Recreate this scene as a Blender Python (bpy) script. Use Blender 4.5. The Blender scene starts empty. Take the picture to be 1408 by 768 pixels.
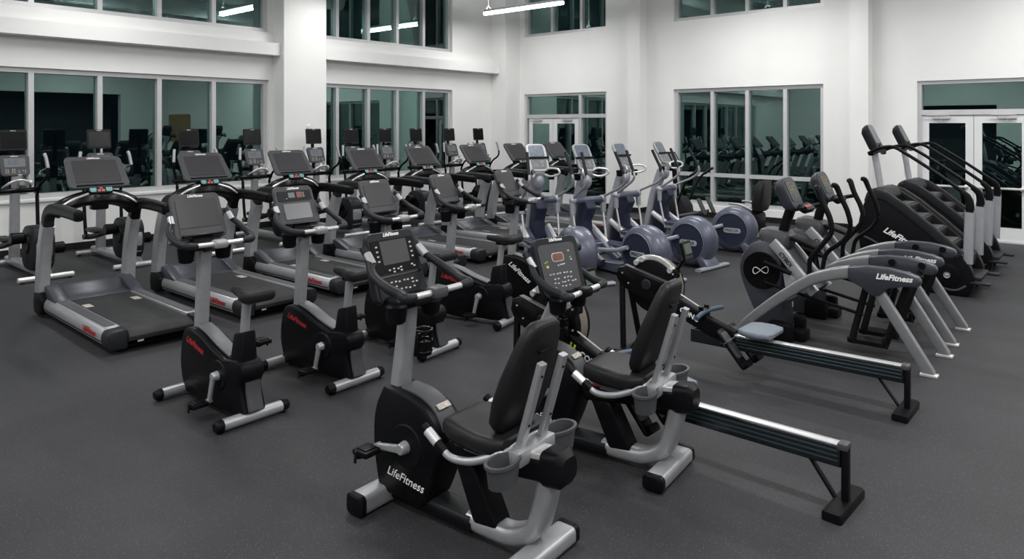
import bpy, bmesh, math, random
from mathutils import Vector, Matrix
random.seed(7)
SC = bpy.context.scene
COL = SC.collection
PI = math.pi
V = Vector

# ------------------------------------------------------------------ materials
MAT = {}
def mat(name, col, rough=0.5, metal=0.0, spec=0.5, noise=0.0, nscale=40.0, bump=0.0, bscale=200.0, emit=None, estr=1.0, coat=0.0):
    m = bpy.data.materials.new(name); m.use_nodes = True
    nt = m.node_tree; p = nt.nodes['Principled BSDF']
    p.inputs['Base Color'].default_value = (*col, 1)
    p.inputs['Roughness'].default_value = rough
    p.inputs['Metallic'].default_value = metal
    p.inputs['Specular IOR Level'].default_value = spec
    p.inputs['Coat Weight'].default_value = coat
    if noise or bump:
        tc = nt.nodes.new('ShaderNodeTexCoord')
    if noise:
        n = nt.nodes.new('ShaderNodeTexNoise'); n.inputs['Scale'].default_value = nscale; n.inputs['Detail'].default_value = 4
        nt.links.new(tc.outputs['Object'], n.inputs['Vector'])
        r = nt.nodes.new('ShaderNodeValToRGB')
        r.color_ramp.elements[0].position = 0.3; r.color_ramp.elements[1].position = 0.7
        r.color_ramp.elements[0].color = (*[c * (1 - noise) for c in col], 1)
        r.color_ramp.elements[1].color = (*[min(1, c * (1 + noise)) for c in col], 1)
        nt.links.new(n.outputs['Fac'], r.inputs['Fac']); nt.links.new(r.outputs['Color'], p.inputs['Base Color'])
    if bump:
        n2 = nt.nodes.new('ShaderNodeTexNoise'); n2.inputs['Scale'].default_value = bscale; n2.inputs['Detail'].default_value = 3
        nt.links.new(tc.outputs['Object'], n2.inputs['Vector'])
        b = nt.nodes.new('ShaderNodeBump'); b.inputs['Strength'].default_value = bump; b.inputs['Distance'].default_value = 0.002
        nt.links.new(n2.outputs['Fac'], b.inputs['Height']); nt.links.new(b.outputs['Normal'], p.inputs['Normal'])
    if emit:
        p.inputs['Emission Color'].default_value = (*emit, 1); p.inputs['Emission Strength'].default_value = estr
    MAT[name] = m
    return m

mat('wall_paint', (0.80, 0.80, 0.79), 0.6, noise=0.02, nscale=1.5, bump=0.08, bscale=120)
mat('ceiling_paint', (0.62, 0.63, 0.63), 0.8, noise=0.03, nscale=2)
mat('frame_metal', (0.55, 0.55, 0.56), 0.4, 0.25, noise=0.03, nscale=8)
mat('door_paint', (0.70, 0.71, 0.72), 0.4, noise=0.02, nscale=5)
mat('base_rubber', (0.012, 0.012, 0.013), 0.5, spec=0.2, noise=0.1, nscale=10)
mat('silver', (0.345, 0.35, 0.365), 0.36, 0.45, noise=0.05, nscale=14)
mat('dark_silver', (0.12, 0.123, 0.13), 0.38, 0.4, noise=0.06, nscale=14)
mat('bright_metal', (0.62, 0.62, 0.625), 0.27, 0.5, noise=0.04, nscale=20)
mat('black_plastic', (0.0048, 0.005, 0.006), 0.38, spec=0.10, noise=0.12, nscale=18, bump=0.05, bscale=300)
mat('gloss_black', (0.004, 0.004, 0.0045), 0.2, spec=0.22, noise=0.1, nscale=10)
mat('dark_plastic', (0.016, 0.0168, 0.019), 0.42, spec=0.16, noise=0.08, nscale=18, bump=0.05, bscale=300)
mat('grey_plastic', (0.058, 0.059, 0.064), 0.45, spec=0.25, noise=0.06, nscale=18)
mat('rubber', (0.007, 0.007, 0.008), 0.6, spec=0.12, noise=0.12, nscale=25, bump=0.15, bscale=250)
mat('vinyl', (0.012, 0.012, 0.0135), 0.42, spec=0.2, noise=0.1, nscale=12, bump=0.12, bscale=160)
mat('belt', (0.030, 0.030, 0.032), 0.6, spec=0.15, noise=0.18, nscale=9, bump=0.3, bscale=500)
mat('strip_grip', (0.055, 0.056, 0.06), 0.6, noise=0.12, nscale=30, bump=0.4, bscale=300)
mat('screen', (0.040, 0.039, 0.042), 0.30, spec=0.3, noise=0.04, nscale=3)
mat('screen_grey', (0.13, 0.135, 0.145), 0.28, noise=0.06, nscale=6)
mat('screen_blue', (0.10, 0.12, 0.15), 0.3, noise=0.3, nscale=30)
mat('bezel', (0.05, 0.05, 0.055), 0.42, spec=0.3, noise=0.05, nscale=12)
mat('logo_white', (0.75, 0.75, 0.75), 0.5, noise=0.03, nscale=10)
mat('logo_red', (0.35, 0.015, 0.02), 0.5, noise=0.08, nscale=20)
mat('logo_green', (0.50, 0.60, 0.05), 0.5, noise=0.08, nscale=20)
mat('key_white', (0.45, 0.45, 0.44), 0.5, noise=0.25, nscale=60)
mat('key_yellow', (0.50, 0.46, 0.08), 0.5, noise=0.1, nscale=30)
mat('key_green', (0.20, 0.32, 0.08), 0.5, noise=0.1, nscale=30)
mat('key_red', (0.42, 0.09, 0.08), 0.5, noise=0.2, nscale=60)
mat('key_teal', (0.12, 0.30, 0.30), 0.45, noise=0.3, nscale=50)
mat('led_display', (0.10, 0.035, 0.025), 0.3, noise=0.5, nscale=60, emit=(0.45, 0.16, 0.08), estr=0.12)
mat('navy', (0.082, 0.089, 0.128), 0.36, 0.15, noise=0.06, nscale=10, coat=0.15)
mat('navy_dark', (0.020, 0.025, 0.045), 0.42, spec=0.25, noise=0.08, nscale=10)
mat('lavender', (0.34, 0.35, 0.40), 0.36, 0.3, noise=0.05, nscale=10)
mat('arc_slate', (0.036, 0.039, 0.050), 0.36, 0.1, spec=0.3, noise=0.06, nscale=12)
mat('seat_blue', (0.13, 0.155, 0.19), 0.5, noise=0.06, nscale=20, bump=0.08, bscale=200)
mat('handle_blue', (0.04, 0.065, 0.10), 0.5, noise=0.1, nscale=20)
mat('rail_dark', (0.016, 0.02, 0.023), 0.18, 0.3, noise=0.1, nscale=6)
mat('mesh_tan', (0.20, 0.17, 0.14), 0.5, 0.2, noise=0.3, nscale=150)
mat('sticker', (0.40, 0.37, 0.33), 0.6, noise=0.25, nscale=60)
mat('lcd_green', (0.07, 0.11, 0.08), 0.3, noise=0.1, nscale=20)
mat('lamp_glow', (0.9, 0.9, 0.9), 0.5, noise=0.01, nscale=5, emit=(1.0, 1.0, 0.98), estr=7.0)
mat('lamp_body', (0.75, 0.75, 0.75), 0.4, noise=0.02, nscale=5)
mat('wood_board', (0.30, 0.17, 0.07), 0.5, noise=0.2, nscale=6)
mat('alcove', (0.03, 0.03, 0.032), 0.7, noise=0.2, nscale=2)
mat('brick', (0.10, 0.05, 0.04), 0.8, noise=0.3, nscale=14)
mat('red_mark', (0.5, 0.02, 0.02), 0.5, noise=0.1, nscale=20)

def floor_material():
    m = bpy.data.materials.new('rubber_floor'); m.use_nodes = True
    nt = m.node_tree; p = nt.nodes['Principled BSDF']; L = nt.links
    tc = nt.nodes.new('ShaderNodeTexCoord')
    big = nt.nodes.new('ShaderNodeTexNoise'); big.inputs['Scale'].default_value = 0.9; big.inputs['Detail'].default_value = 5
    L.new(tc.outputs['Object'], big.inputs['Vector'])
    r1 = nt.nodes.new('ShaderNodeValToRGB')
    r1.color_ramp.elements[0].position = 0.3; r1.color_ramp.elements[0].color = (0.029, 0.029, 0.0315, 1)
    r1.color_ramp.elements[1].position = 0.7; r1.color_ramp.elements[1].color = (0.042, 0.042, 0.0455, 1)
    L.new(big.outputs['Fac'], r1.inputs['Fac'])
    vo = nt.nodes.new('ShaderNodeTexVoronoi'); vo.inputs['Scale'].default_value = 75
    L.new(tc.outputs['Object'], vo.inputs['Vector'])
    r2 = nt.nodes.new('ShaderNodeValToRGB')
    r2.color_ramp.elements[0].position = 0.10; r2.color_ramp.elements[0].color = (1, 1, 1, 1)
    r2.color_ramp.elements[1].position = 0.22; r2.color_ramp.elements[1].color = (0, 0, 0, 1)
    L.new(vo.outputs['Distance'], r2.inputs['Fac'])
    fine = nt.nodes.new('ShaderNodeTexNoise'); fine.inputs['Scale'].default_value = 150; fine.inputs['Detail'].default_value = 2
    L.new(tc.outputs['Object'], fine.inputs['Vector'])
    mul = nt.nodes.new('ShaderNodeMath'); mul.operation = 'MULTIPLY'
    L.new(r2.outputs['Color'], mul.inputs[0]); L.new(fine.outputs['Fac'], mul.inputs[1])
    mix = nt.nodes.new('ShaderNodeMixRGB'); mix.inputs['Color2'].default_value = (0.17, 0.17, 0.175, 1)
    L.new(mul.outputs[0], mix.inputs['Fac']); L.new(r1.outputs['Color'], mix.inputs['Color1'])
    L.new(mix.outputs['Color'], p.inputs['Base Color'])
    p.inputs['Roughness'].default_value = 0.55; p.inputs['Specular IOR Level'].default_value = 0.14
    b = nt.nodes.new('ShaderNodeBump'); b.inputs['Strength'].default_value = 0.35; b.inputs['Distance'].default_value = 0.002
    L.new(fine.outputs['Fac'], b.inputs['Height']); L.new(b.outputs['Normal'], p.inputs['Normal'])
    MAT['floor'] = m
floor_material()

def grass_material():
    m = bpy.data.materials.new('lawn'); m.use_nodes = True
    nt = m.node_tree; p = nt.nodes['Principled BSDF']; L = nt.links
    tc = nt.nodes.new('ShaderNodeTexCoord')
    n = nt.nodes.new('ShaderNodeTexNoise'); n.inputs['Scale'].default_value = 6; n.inputs['Detail'].default_value = 8
    L.new(tc.outputs['Object'], n.inputs['Vector'])
    r = nt.nodes.new('ShaderNodeValToRGB')
    r.color_ramp.elements[0].position = 0.35; r.color_ramp.elements[0].color = (0.05, 0.085, 0.02, 1)
    r.color_ramp.elements[1].position = 0.65; r.color_ramp.elements[1].color = (0.16, 0.23, 0.06, 1)
    L.new(n.outputs['Fac'], r.inputs['Fac']); L.new(r.outputs['Color'], p.inputs['Base Color'])
    p.inputs['Roughness'].default_value = 0.9
    MAT['lawn'] = m
grass_material()

def glass_material(name, base, tint, through):
    m = bpy.data.materials.new(name); m.use_nodes = True
    nt = m.node_tree; L = nt.links
    for n in list(nt.nodes):
        if n.type != 'OUTPUT_MATERIAL': nt.nodes.remove(n)
    out = [n for n in nt.nodes if n.type == 'OUTPUT_MATERIAL'][0]
    fr = nt.nodes.new('ShaderNodeFresnel'); fr.inputs['IOR'].default_value = 1.5
    ad = nt.nodes.new('ShaderNodeMath'); ad.operation = 'ADD'; ad.inputs[1].default_value = base; ad.use_clamp = True
    L.new(fr.outputs[0], ad.inputs[0])
    tr = nt.nodes.new('ShaderNodeBsdfTransparent'); tr.inputs['Color'].default_value = (*through, 1)
    gl = nt.nodes.new('ShaderNodeBsdfGlossy'); gl.inputs['Roughness'].default_value = 0.0; gl.inputs['Color'].default_value = (*tint, 1)
    mx = nt.nodes.new('ShaderNodeMixShader')
    L.new(ad.outputs[0], mx.inputs[0]); L.new(tr.outputs[0], mx.inputs[1]); L.new(gl.outputs[0], mx.inputs[2])
    L.new(mx.outputs[0], out.inputs['Surface'])
    MAT[name] = m
glass_material('glass', 0.115, (0.72, 0.95, 0.92), (0.62, 0.78, 0.74))

# ------------------------------------------------------------------ mesh builder
def rrect(w, h, r, n=4, w2=None):
    """rounded rectangle centred on (0,0); w2 = width at the top if different"""
    w2 = w if w2 is None else w2
    pts = []
    for sx, sy, a0 in ((1, -1, -PI / 2), (1, 1, 0), (-1, 1, PI / 2), (-1, -1, PI)):
        ww = (w2 if sy > 0 else w) / 2
        cx, cy = sx * (ww - r), sy * (h / 2 - r)
        for i in range(n + 1):
            a = a0 + PI / 2 * i / n
            pts.append((cx + r * math.cos(a), cy + r * math.sin(a)))
    return pts

def oval(a, b, n=16):
    return [(a * math.cos(2 * PI * i / n), b * math.sin(2 * PI * i / n)) for i in range(n)]

def catmull(pts, sub=5):
    pts = [V(p) for p in pts]
    if len(pts) < 3 or sub < 2: return pts
    out = []
    P = [pts[0] * 2 - pts[1]] + pts + [pts[-1] * 2 - pts[-2]]
    for i in range(1, len(P) - 2):
        p0, p1, p2, p3 = P[i - 1:i + 3]
        for k in range(sub):
            t = k / sub
            out.append(0.5 * ((2 * p1) + (p2 - p0) * t + (2 * p0 - 5 * p1 + 4 * p2 - p3) * t * t + (3 * p1 - p0 - 3 * p2 + p3) * t ** 3))
    out.append(pts[-1])
    return out

def curve2(pts, sub=4):
    """smooth a 2-D polyline (open)"""
    return [(p.x, p.y) for p in catmull([(a, b, 0) for a, b in pts], sub)]

class B:
    def __init__(self, M=None):
        self.bm = bmesh.new(); self.M = M or Matrix()
    def _v(self, p): return self.bm.verts.new(self.M @ V(p))
    def loft(self, rings, caps=True, close=True, bev=0.0):
        R = [[self._v(p) for p in r] for r in rings]
        fs = []
        n = len(R[0])
        for a, b in zip(R[:-1], R[1:]):
            for i in range(n if close else n - 1):
                j = (i + 1) % n
                fs.append(self.bm.faces.new((a[i], a[j], b[j], b[i])))
        if caps:
            fs.append(self.bm.faces.new(list(reversed(R[0])))); fs.append(self.bm.faces.new(R[-1]))
        if bev > 0: self._bevel(fs, bev)
        return self
    def _bevel(self, fs, bev, seg=2, ang=0.6):
        bmesh.ops.recalc_face_normals(self.bm, faces=fs)
        es = {e for f in fs for e in f.edges if len(e.link_faces) == 2 and e.calc_face_angle(0) > ang}
        if es: bmesh.ops.bevel(self.bm, geom=list(es), offset=bev, segments=seg, profile=0.5, affect='EDGES', clamp_overlap=True)
    def prism(self, poly, a, b, axis='x', bev=0.0):
        if axis == 'x': f = lambda p, t: (t, p[0], p[1])
        elif axis == 'y': f = lambda p, t: (p[0], t, p[1])
        else: f = lambda p, t: (p[0], p[1], t)
        return self.loft([[f(p, a) for p in poly], [f(p, b) for p in poly]], bev=bev)
    def box(self, c, s, bev=0.0, rot=None):
        c = V(c); R = rot or Matrix.Identity(3)
        q = [(-1, -1), (1, -1), (1, 1), (-1, 1)]
        rings = [[c + R @ V((x * s[0] / 2, y * s[1] / 2, z * s[2] / 2)) for x, y in q] for z in (-1, 1)]
        return self.loft(rings, bev=bev)
    def sweep(self, pts, sec, up=(0, 0, 1), caps=True, bev=0.0):
        """sec: list of 2-D points, or function(t 0..1) -> list"""
        pts = [V(p) for p in pts]; n = len(pts); rings = []
        up = V(up); prev = None
        for i, p in enumerate(pts):
            t = (pts[min(i + 1, n - 1)] - pts[max(i - 1, 0)]).normalized()
            s = t.cross(up)
            if s.length < 1e-3: s = prev.copy() if prev else t.cross(V((1, 0, 0)))
            s.normalize()
            if prev and s.dot(prev) < 0: s = -s
            prev = s; u = s.cross(t)
            sc = sec(i / (n - 1)) if callable(sec) else sec
            rings.append([p + s * a + u * b for a, b in sc])
        return self.loft(rings, caps=caps, bev=bev)
    def tube(self, pts, r, seg=10, sub=5, up=(0, 0, 1)):
        P = catmull(pts, sub)
        if isinstance(r, (int, float)): return self.sweep(P, oval(r, r, seg), up)
        def sec(t):
            x = t * (len(r) - 1); i = min(int(x), len(r) - 2); q = r[i] + (r[i + 1] - r[i]) * (x - i)
            return oval(q, q, seg)
        return self.sweep(P, sec, up)
    def cyl(self, p0, p1, r0, r1=None, seg=18, bev=0.0):
        p0, p1 = V(p0), V(p1); r1 = r0 if r1 is None else r1
        t = (p1 - p0).normalized(); a = t.orthogonal().normalized(); b = t.cross(a)
        rings = []
        def ring(p, r): return [p + a * r * math.cos(2 * PI * i / seg) + b * r * math.sin(2 * PI * i / seg) for i in range(seg)]
        if bev > 0:
            d = t * bev
            rings = [ring(p0, r0 - bev), ring(p0 + d, r0), ring(p1 - d, r1), ring(p1, r1 - bev)]
        else: rings = [ring(p0, r0), ring(p1, r1)]
        return self.loft(rings)
    def lathe(self, p0, ax, prof, seg=32):
        """prof: list of (distance along axis, radius)"""
        p0 = V(p0); t = V(ax).normalized(); a = t.orthogonal().normalized(); b = t.cross(a)
        return self.loft([[p0 + t * d + a * r * math.cos(2 * PI * i / seg) + b * r * math.sin(2 * PI * i / seg) for i in range(seg)] for d, r in prof])
    def torus(self, c, ax, R, r, seg=24, a0=0.0, a1=2 * PI, ref=None):
        c = V(c); t = V(ax).normalized(); a = (V(ref) - t * V(ref).dot(t)).normalized() if ref else t.orthogonal().normalized(); b = t.cross(a)
        pts = [c + a * R * math.cos(a0 + (a1 - a0) * i / seg) + b * R * math.sin(a0 + (a1 - a0) * i / seg) for i in range(seg + 1)]
        return self.sweep(pts, oval(r, r, 8), up=tuple(t))
    def ball(self, c, r, seg=12):
        c = V(c); r = V(r) if hasattr(r, '__len__') else V((r, r, r))
        rings = []
        for k in range(1, 8):
            th = PI * k / 8
            rings.append([c + V((r.x * math.sin(th) * math.cos(2 * PI * i / seg), r.y * math.sin(th) * math.sin(2 * PI * i / seg), -r.z * math.cos(th))) for i in range(seg)])
        return self.loft(rings)
    def done(self, name, m, parent=None, ang=38, loc=None):
        bmesh.ops.recalc_face_normals(self.bm, faces=self.bm.faces[:])
        me = bpy.data.meshes.new(name); self.bm.to_mesh(me); self.bm.free()
        me.materials.append(MAT[m])
        for p in me.polygons: p.use_smooth = True
        me.set_sharp_from_angle(angle=math.radians(ang))
        o = bpy.data.objects.new(name, me); COL.objects.link(o)
        if parent: o.parent = parent
        if loc: o.location = loc
        return o

def thing(name, label, cat, loc=(0, 0, 0), rot=0.0, group=None):
    o = bpy.data.objects.new(name, None); COL.objects.link(o)
    o.empty_display_size = 0.1
    o.location = loc; o.rotation_euler = (0, 0, math.radians(rot))
    o['label'] = label; o['category'] = cat
    if group: o['group'] = group
    return o

def struct(o):
    o['kind'] = 'structure'
    return o

def dup(root, loc, rot, label, group=None):
    r = root.copy(); COL.objects.link(r); r.location = loc; r.rotation_euler = (0, 0, math.radians(rot)); r['label'] = label
    if group: r['group'] = group
    def rec(src, dst):
        for ch in list(src.children):
            c = ch.copy(); COL.objects.link(c); c.parent = dst; rec(ch, c)
    rec(root, r)
    return r

def FM(o, u, v):
    """matrix with local x=u, y=v, z=u x v at o"""
    u = V(u).normalized(); v = V(v); v = (v - u * v.dot(u)).normalized(); n = u.cross(v)
    return Matrix(((u.x, v.x, n.x, o[0]), (u.y, v.y, n.y, o[1]), (u.z, v.z, n.z, o[2]), (0, 0, 0, 1)))

TXT = {}
def text_mesh(s, size, shear=0.0, bold=0.0, extrude=0.0012):
    k = (s, size, shear, bold)
    if k in TXT: return TXT[k]
    cu = bpy.data.curves.new('lettering', 'FONT'); cu.body = s; cu.size = size; cu.shear = shear; cu.offset = bold
    cu.align_x = 'CENTER'; cu.align_y = 'CENTER'; cu.extrude = extrude; cu.resolution_u = 3
    ob = bpy.data.objects.new('lettering', cu); COL.objects.link(ob)
    bpy.context.view_layer.update()
    me = bpy.data.meshes.new_from_object(ob.evaluated_get(bpy.context.evaluated_depsgraph_get()))
    bpy.data.objects.remove(ob); bpy.data.curves.remove(cu)
    TXT[k] = me
    return me

def text(name, s, size, m, M, parent, shear=0.0, bold=0.0):
    me = text_mesh(s, size, shear, bold).copy(); me.materials.clear(); me.materials.append(MAT[m])
    me.transform(M)
    o = bpy.data.objects.new(name, me); COL.objects.link(o); o.parent = parent
    return o

# ------------------------------------------------------------------ shared parts
def panel(M, w, h, r, t, name, m, parent, z0=0.0, w2=None, bev=0.004, c=(0, 0)):
    b = B(M)
    o = [(x + c[0], y + c[1]) for x, y in rrect(w, h, r, 4, w2)]
    i = [(x + c[0], y + c[1]) for x, y in rrect(max(w - 2 * bev, .002), max(h - 2 * bev, .002), max(r - bev, .001), 4, None if w2 is None else w2 - 2 * bev)]
    b.loft([[(x, y, z0) for x, y in o], [(x, y, z0 + t - bev) for x, y in o], [(x, y, z0 + t) for x, y in i]])
    return b.done(name, m, parent)

def console_shell(M, wb, wt, h, depth, name, m, parent, r=0.045):
    """rounded console body, face at z=0 (local), back narrower"""
    b = B(M)
    def ring(k, z, dy=0.0): return [(x * k, y * k + dy, z) for x, y in rrect(wb, h, r, 5, wt)]
    b.loft([ring(0.70, -depth), ring(0.90, -depth * 0.72), ring(1.0, -depth * 0.35), ring(1.0, -0.008), ring(0.975, 0.0)])
    return b.done(name, m, parent)

def keys(M, spots, size, t, name, m, parent, seed=1):
    one = len(spots) <= 7                    # a few keys: each its own part; a dense keypad is one surface pattern
    b = B(M)
    for (x, y) in spots:
        b.loft([[(x + a, y + c, z) for a, c in rrect(size[0], size[1], min(size) * 0.3, 2)] for z in (0.0, t)])
        if one: b.done(name, m, parent); b = B(M)
    if not one: b.done(name, m, parent)
    else: b.bm.free()

def pedal(b_plate, b_strap, c, side):
    x, y, z = c
    b_plate.box((x, y, z), (0.085, 0.10, 0.028), bev=0.008)
    b_strap.torus((x, y + 0.01, z + 0.012), (0, 1, 0), 0.045, 0.007, 12, 0, PI, ref=(1, 0, 0))
# ================================================================== the room
YW, XB, XF, YR, ZC = 12.5, 14.2, -6.0, -7.5, 6.8
TH = 0.3

def wall_with_holes(name, axis, face, out, a0, a1, holes):
    """axis 'x': wall runs along x at y=face; 'y': runs along y at x=face. out = +1/-1 side the thickness lies on"""
    b = B()
    cuts = sorted({a0, a1, *[h[0] for h in holes], *[h[1] for h in holes]})
    for u0, u1 in zip(cuts[:-1], cuts[1:]):
        hs = sorted([(h[2], h[3]) for h in holes if h[0] <= u0 + 1e-6 and h[1] >= u1 - 1e-6])
        z = 0.0; segs = []
        for z0, z1 in hs:
            if z0 > z + 1e-6: segs.append((z, z0))
            z = z1
        if z < ZC: segs.append((z, ZC))
        for z0, z1 in segs:
            c, s = (u0 + u1) / 2, u1 - u0
            if axis == 'x': b.box((c, face + out * TH / 2, (z0 + z1) / 2), (s, TH, z1 - z0))
            else: b.box((face + out * TH / 2, c, (z0 + z1) / 2), (TH, s, z1 - z0))
    return struct(b.done(name, 'wall_paint'))

def glazing(name, axis, face, out, a0, a1, z0, z1, mull, rails=(), fw=0.05, skip=(), rail_spans=None):
    """frame with mullions at positions mull and rails at heights, one pane per opening"""
    root = bpy.data.objects.new(name, None); COL.objects.link(root); struct(root)
    cf = face + out * 0.14
    def bx(b, u0, u1, w0, w1, d=0.13, off=0.0):
        c, s, zc, h = (u0 + u1) / 2, u1 - u0, (w0 + w1) / 2, w1 - w0
        if axis == 'x': b.box((c, cf + off, zc), (s, d, h))
        else: b.box((cf + off, c, zc), (d, s, h))
    b = B()
    bx(b, a0, a1, z1 - fw, z1); bx(b, a0, a1, z0, z0 + fw)
    bx(b, a0, a0 + fw, z0 + fw, z1 - fw); bx(b, a1 - fw, a1, z0 + fw, z1 - fw)
    for m in mull: bx(b, m - fw / 2, m + fw / 2, z0 + fw, z1 - fw)
    for i, r in enumerate(rails):
        bx(b, a0 + fw, a1 - fw, r - fw / 2, r + fw / 2, 0.126)
    b.done('window_frame', 'frame_metal', root)
    us = [a0] + sorted(mull) + [a1]; ws = [z0] + sorted(rails) + [z1]
    for i, (u0, u1) in enumerate(zip(us[:-1], us[1:])):
        for w0, w1 in zip(ws[:-1], ws[1:]):
            if i in skip and w0 < 2.0: continue
            p = B(); bx(p, u0 + fw * 0.4, u1 - fw * 0.4, w0 + fw * 0.4, w1 - fw * 0.4, 0.012, 0.03 * out)
            p.done('pane', 'glass', root)
    return root

# floor, ceiling
b = B(); b.box(((XF + XB) / 2, (YR + YW) / 2, -0.1), (XB - XF + 0.6, YW - YR + 0.6, 0.2)); struct(b.done('floor', 'floor'))
b = B(); b.box(((XF + XB) / 2, (YR + YW) / 2, ZC + 0.1), (XB - XF + 0.6, YW - YR + 0.6, 0.2))
for k in range(12): b.box((XF + 1 + k * 1.7, (YR + YW) / 2, ZC - 0.2), (0.12, YW - YR, 0.4))
for k in range(4): b.cyl((XF, YR + 3 + k * 5, ZC - 0.75), (XB, YR + 3 + k * 5, ZC - 0.75), 0.28, seg=16)
for k in range(9): b.box(((XF + XB) / 2, YR + 1.2 + k * 2.3, ZC - 0.45), (XB - XF, 0.05, 0.08))
struct(b.done('ceiling', 'ceiling_paint'))

W1 = (-2.36, 7.31); W2 = (8.13, 12.23); WZ = (0.83, 2.82); UZ = (3.74, 6.1)
wall_with_holes('wall_left', 'x', YW, 1, XF - TH, XB + TH, [(*W1, *WZ), (*W2, *WZ), (*W1, *UZ), (*W2, *UZ)])
D1 = (9.32, 11.85); W3 = (4.40, 7.567); D2 = (1.12, 2.81); DZ = 2.755; BUZ = (4.235, 6.2)
wall_with_holes('wall_back', 'y', XB, 1, YR - TH, YW, [(*D1, 0.0, DZ), (*W3, 0.25, 2.745), (*D2, 0.0, 2.73), (*D1, *BUZ), (*W3, *BUZ)])
wall_with_holes('wall_right', 'x', YR, -1, XF - TH, XB + TH, [(-4.2, 1.5, 0.0, 2.7), (6.8, 12.2, 0.0, 3.3)])
wall_with_holes('wall_front', 'y', XF, -1, YR, YW, [(4.0, 9.5, 0.0, 2.8)])
# dark alcoves closing the openings behind the camera
b = B(); b.box((-0.5, YR - 2.0, 1.4), (7.6, 0.1, 2.8)); b.box((9.5, YR - 2.0, 1.7), (6.0, 0.1, 3.4)); b.box((XF - 2.0, 6.75, 1.4), (0.1, 5.6, 2.8))
struct(b.done('trim_9', 'alcove'))
b = B(); b.box((XB - 0.03, -6.3, 1.85), (0.06, 2.0, 1.2)); struct(b.done('trim_10', 'wood_board'))

mu1 = [-1.41, -0.45, 0.51, 1.47, 2.43, 3.402, 4.359, 5.295, 6.258]
mu2 = [8.936, 9.753, 10.566, 11.37]
glazing('window_1', 'x', YW, 1, *W1, *WZ, mu1, fw=0.075)
glazing('window_2', 'x', YW, 1, *W2, *WZ, mu2, fw=0.075)
glazing('window_3', 'x', YW, 1, *W1, *UZ, mu1, fw=0.075)
glazing('window_4', 'x', YW, 1, *W2, *UZ, mu2, fw=0.075)
glazing('window_5', 'y', XB, 1, *W3, 0.25, 2.745, [5.154, 5.933, 6.697], [0.895], fw=0.075)
glazing('window_6', 'y', XB, 1, *W3, *BUZ, [5.154, 5.933, 6.697], fw=0.075)
glazing('window_7', 'y', XB, 1, *D1, *BUZ, [10.10, 11.0], fw=0.075)

# sills, beams and columns
b = B()
for w in (W1, W2): b.box(((w[0] + w[1]) / 2, YW + 0.03, WZ[0] - 0.02), (w[1] - w[0] + 0.0, 0.14, 0.05), bev=0.008)
struct(b.done('trim_1', 'wall_paint'))
for nm, x0, x1 in (('trim_2', XF, 7.39), ('trim_3', 8.33, 13.62)):
    b = B(); b.box(((x0 + x1) / 2, YW - 0.15, 3.395), (x1 - x0, 0.30, 0.23)); b.box(((x0 + x1) / 2, YW - 0.04, 3.60), (x1 - x0, 0.08, 0.18)); struct(b.done(nm, 'wall_paint'))
b = B(); b.box(((7.39 + 8.33) / 2, YW - 0.2, ZC / 2), (0.94, 0.4, ZC)); struct(b.done('trim_4', 'wall_paint'))
b = B(); b.box((13.92, YW - 0.25, ZC / 2), (0.58, 0.5, ZC)); struct(b.done('trim_5', 'wall_paint'))
b = B(); b.box((XB - 0.15, 8.397, ZC / 2), (0.3, 0.31, ZC)); struct(b.done('trim_6', 'wall_paint'))
b = B(); b.box((XB - 0.15, 3.688, ZC / 2), (0.3, 0.312, ZC)); struct(b.done('trim_7', 'wall_paint'))
# baseboards
b = B()
b.box(((XF + 7.39) / 2, YW - 0.008, 0.055), (7.39 - XF, 0.016, 0.11)); b.box((7.86, YW - 0.408, 0.055), (0.97, 0.016, 0.11)); b.box((7.382, YW - 0.2, 0.055), (0.016, 0.4, 0.11))
b.box(((8.33 + 13.62) / 2, YW - 0.008, 0.055), (13.62 - 8.33, 0.016, 0.11)); b.box((13.92, YW - 0.508, 0.055), (0.6, 0.016, 0.11))
struct(b.done('baseboard_left', 'base_rubber'))
b = B()
for y0, y1, x in ((11.85, 12.0, XB), (8.56, 9.32, XB), (8.24, 8.555, XB - 0.3), (3.85, 8.23, XB), (3.53, 3.845, XB - 0.3), (2.81, 3.52, XB), (YR, 1.12, XB)):
    b.box((x - 0.008, (y0 + y1) / 2, 0.055), (0.016, y1 - y0, 0.11))
for y in (8.234, 8.56, 3.524, 3.852): b.box((XB - 0.15, y, 0.055), (0.3, 0.016, 0.11))
struct(b.done('baseboard_back', 'base_rubber'))

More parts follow.
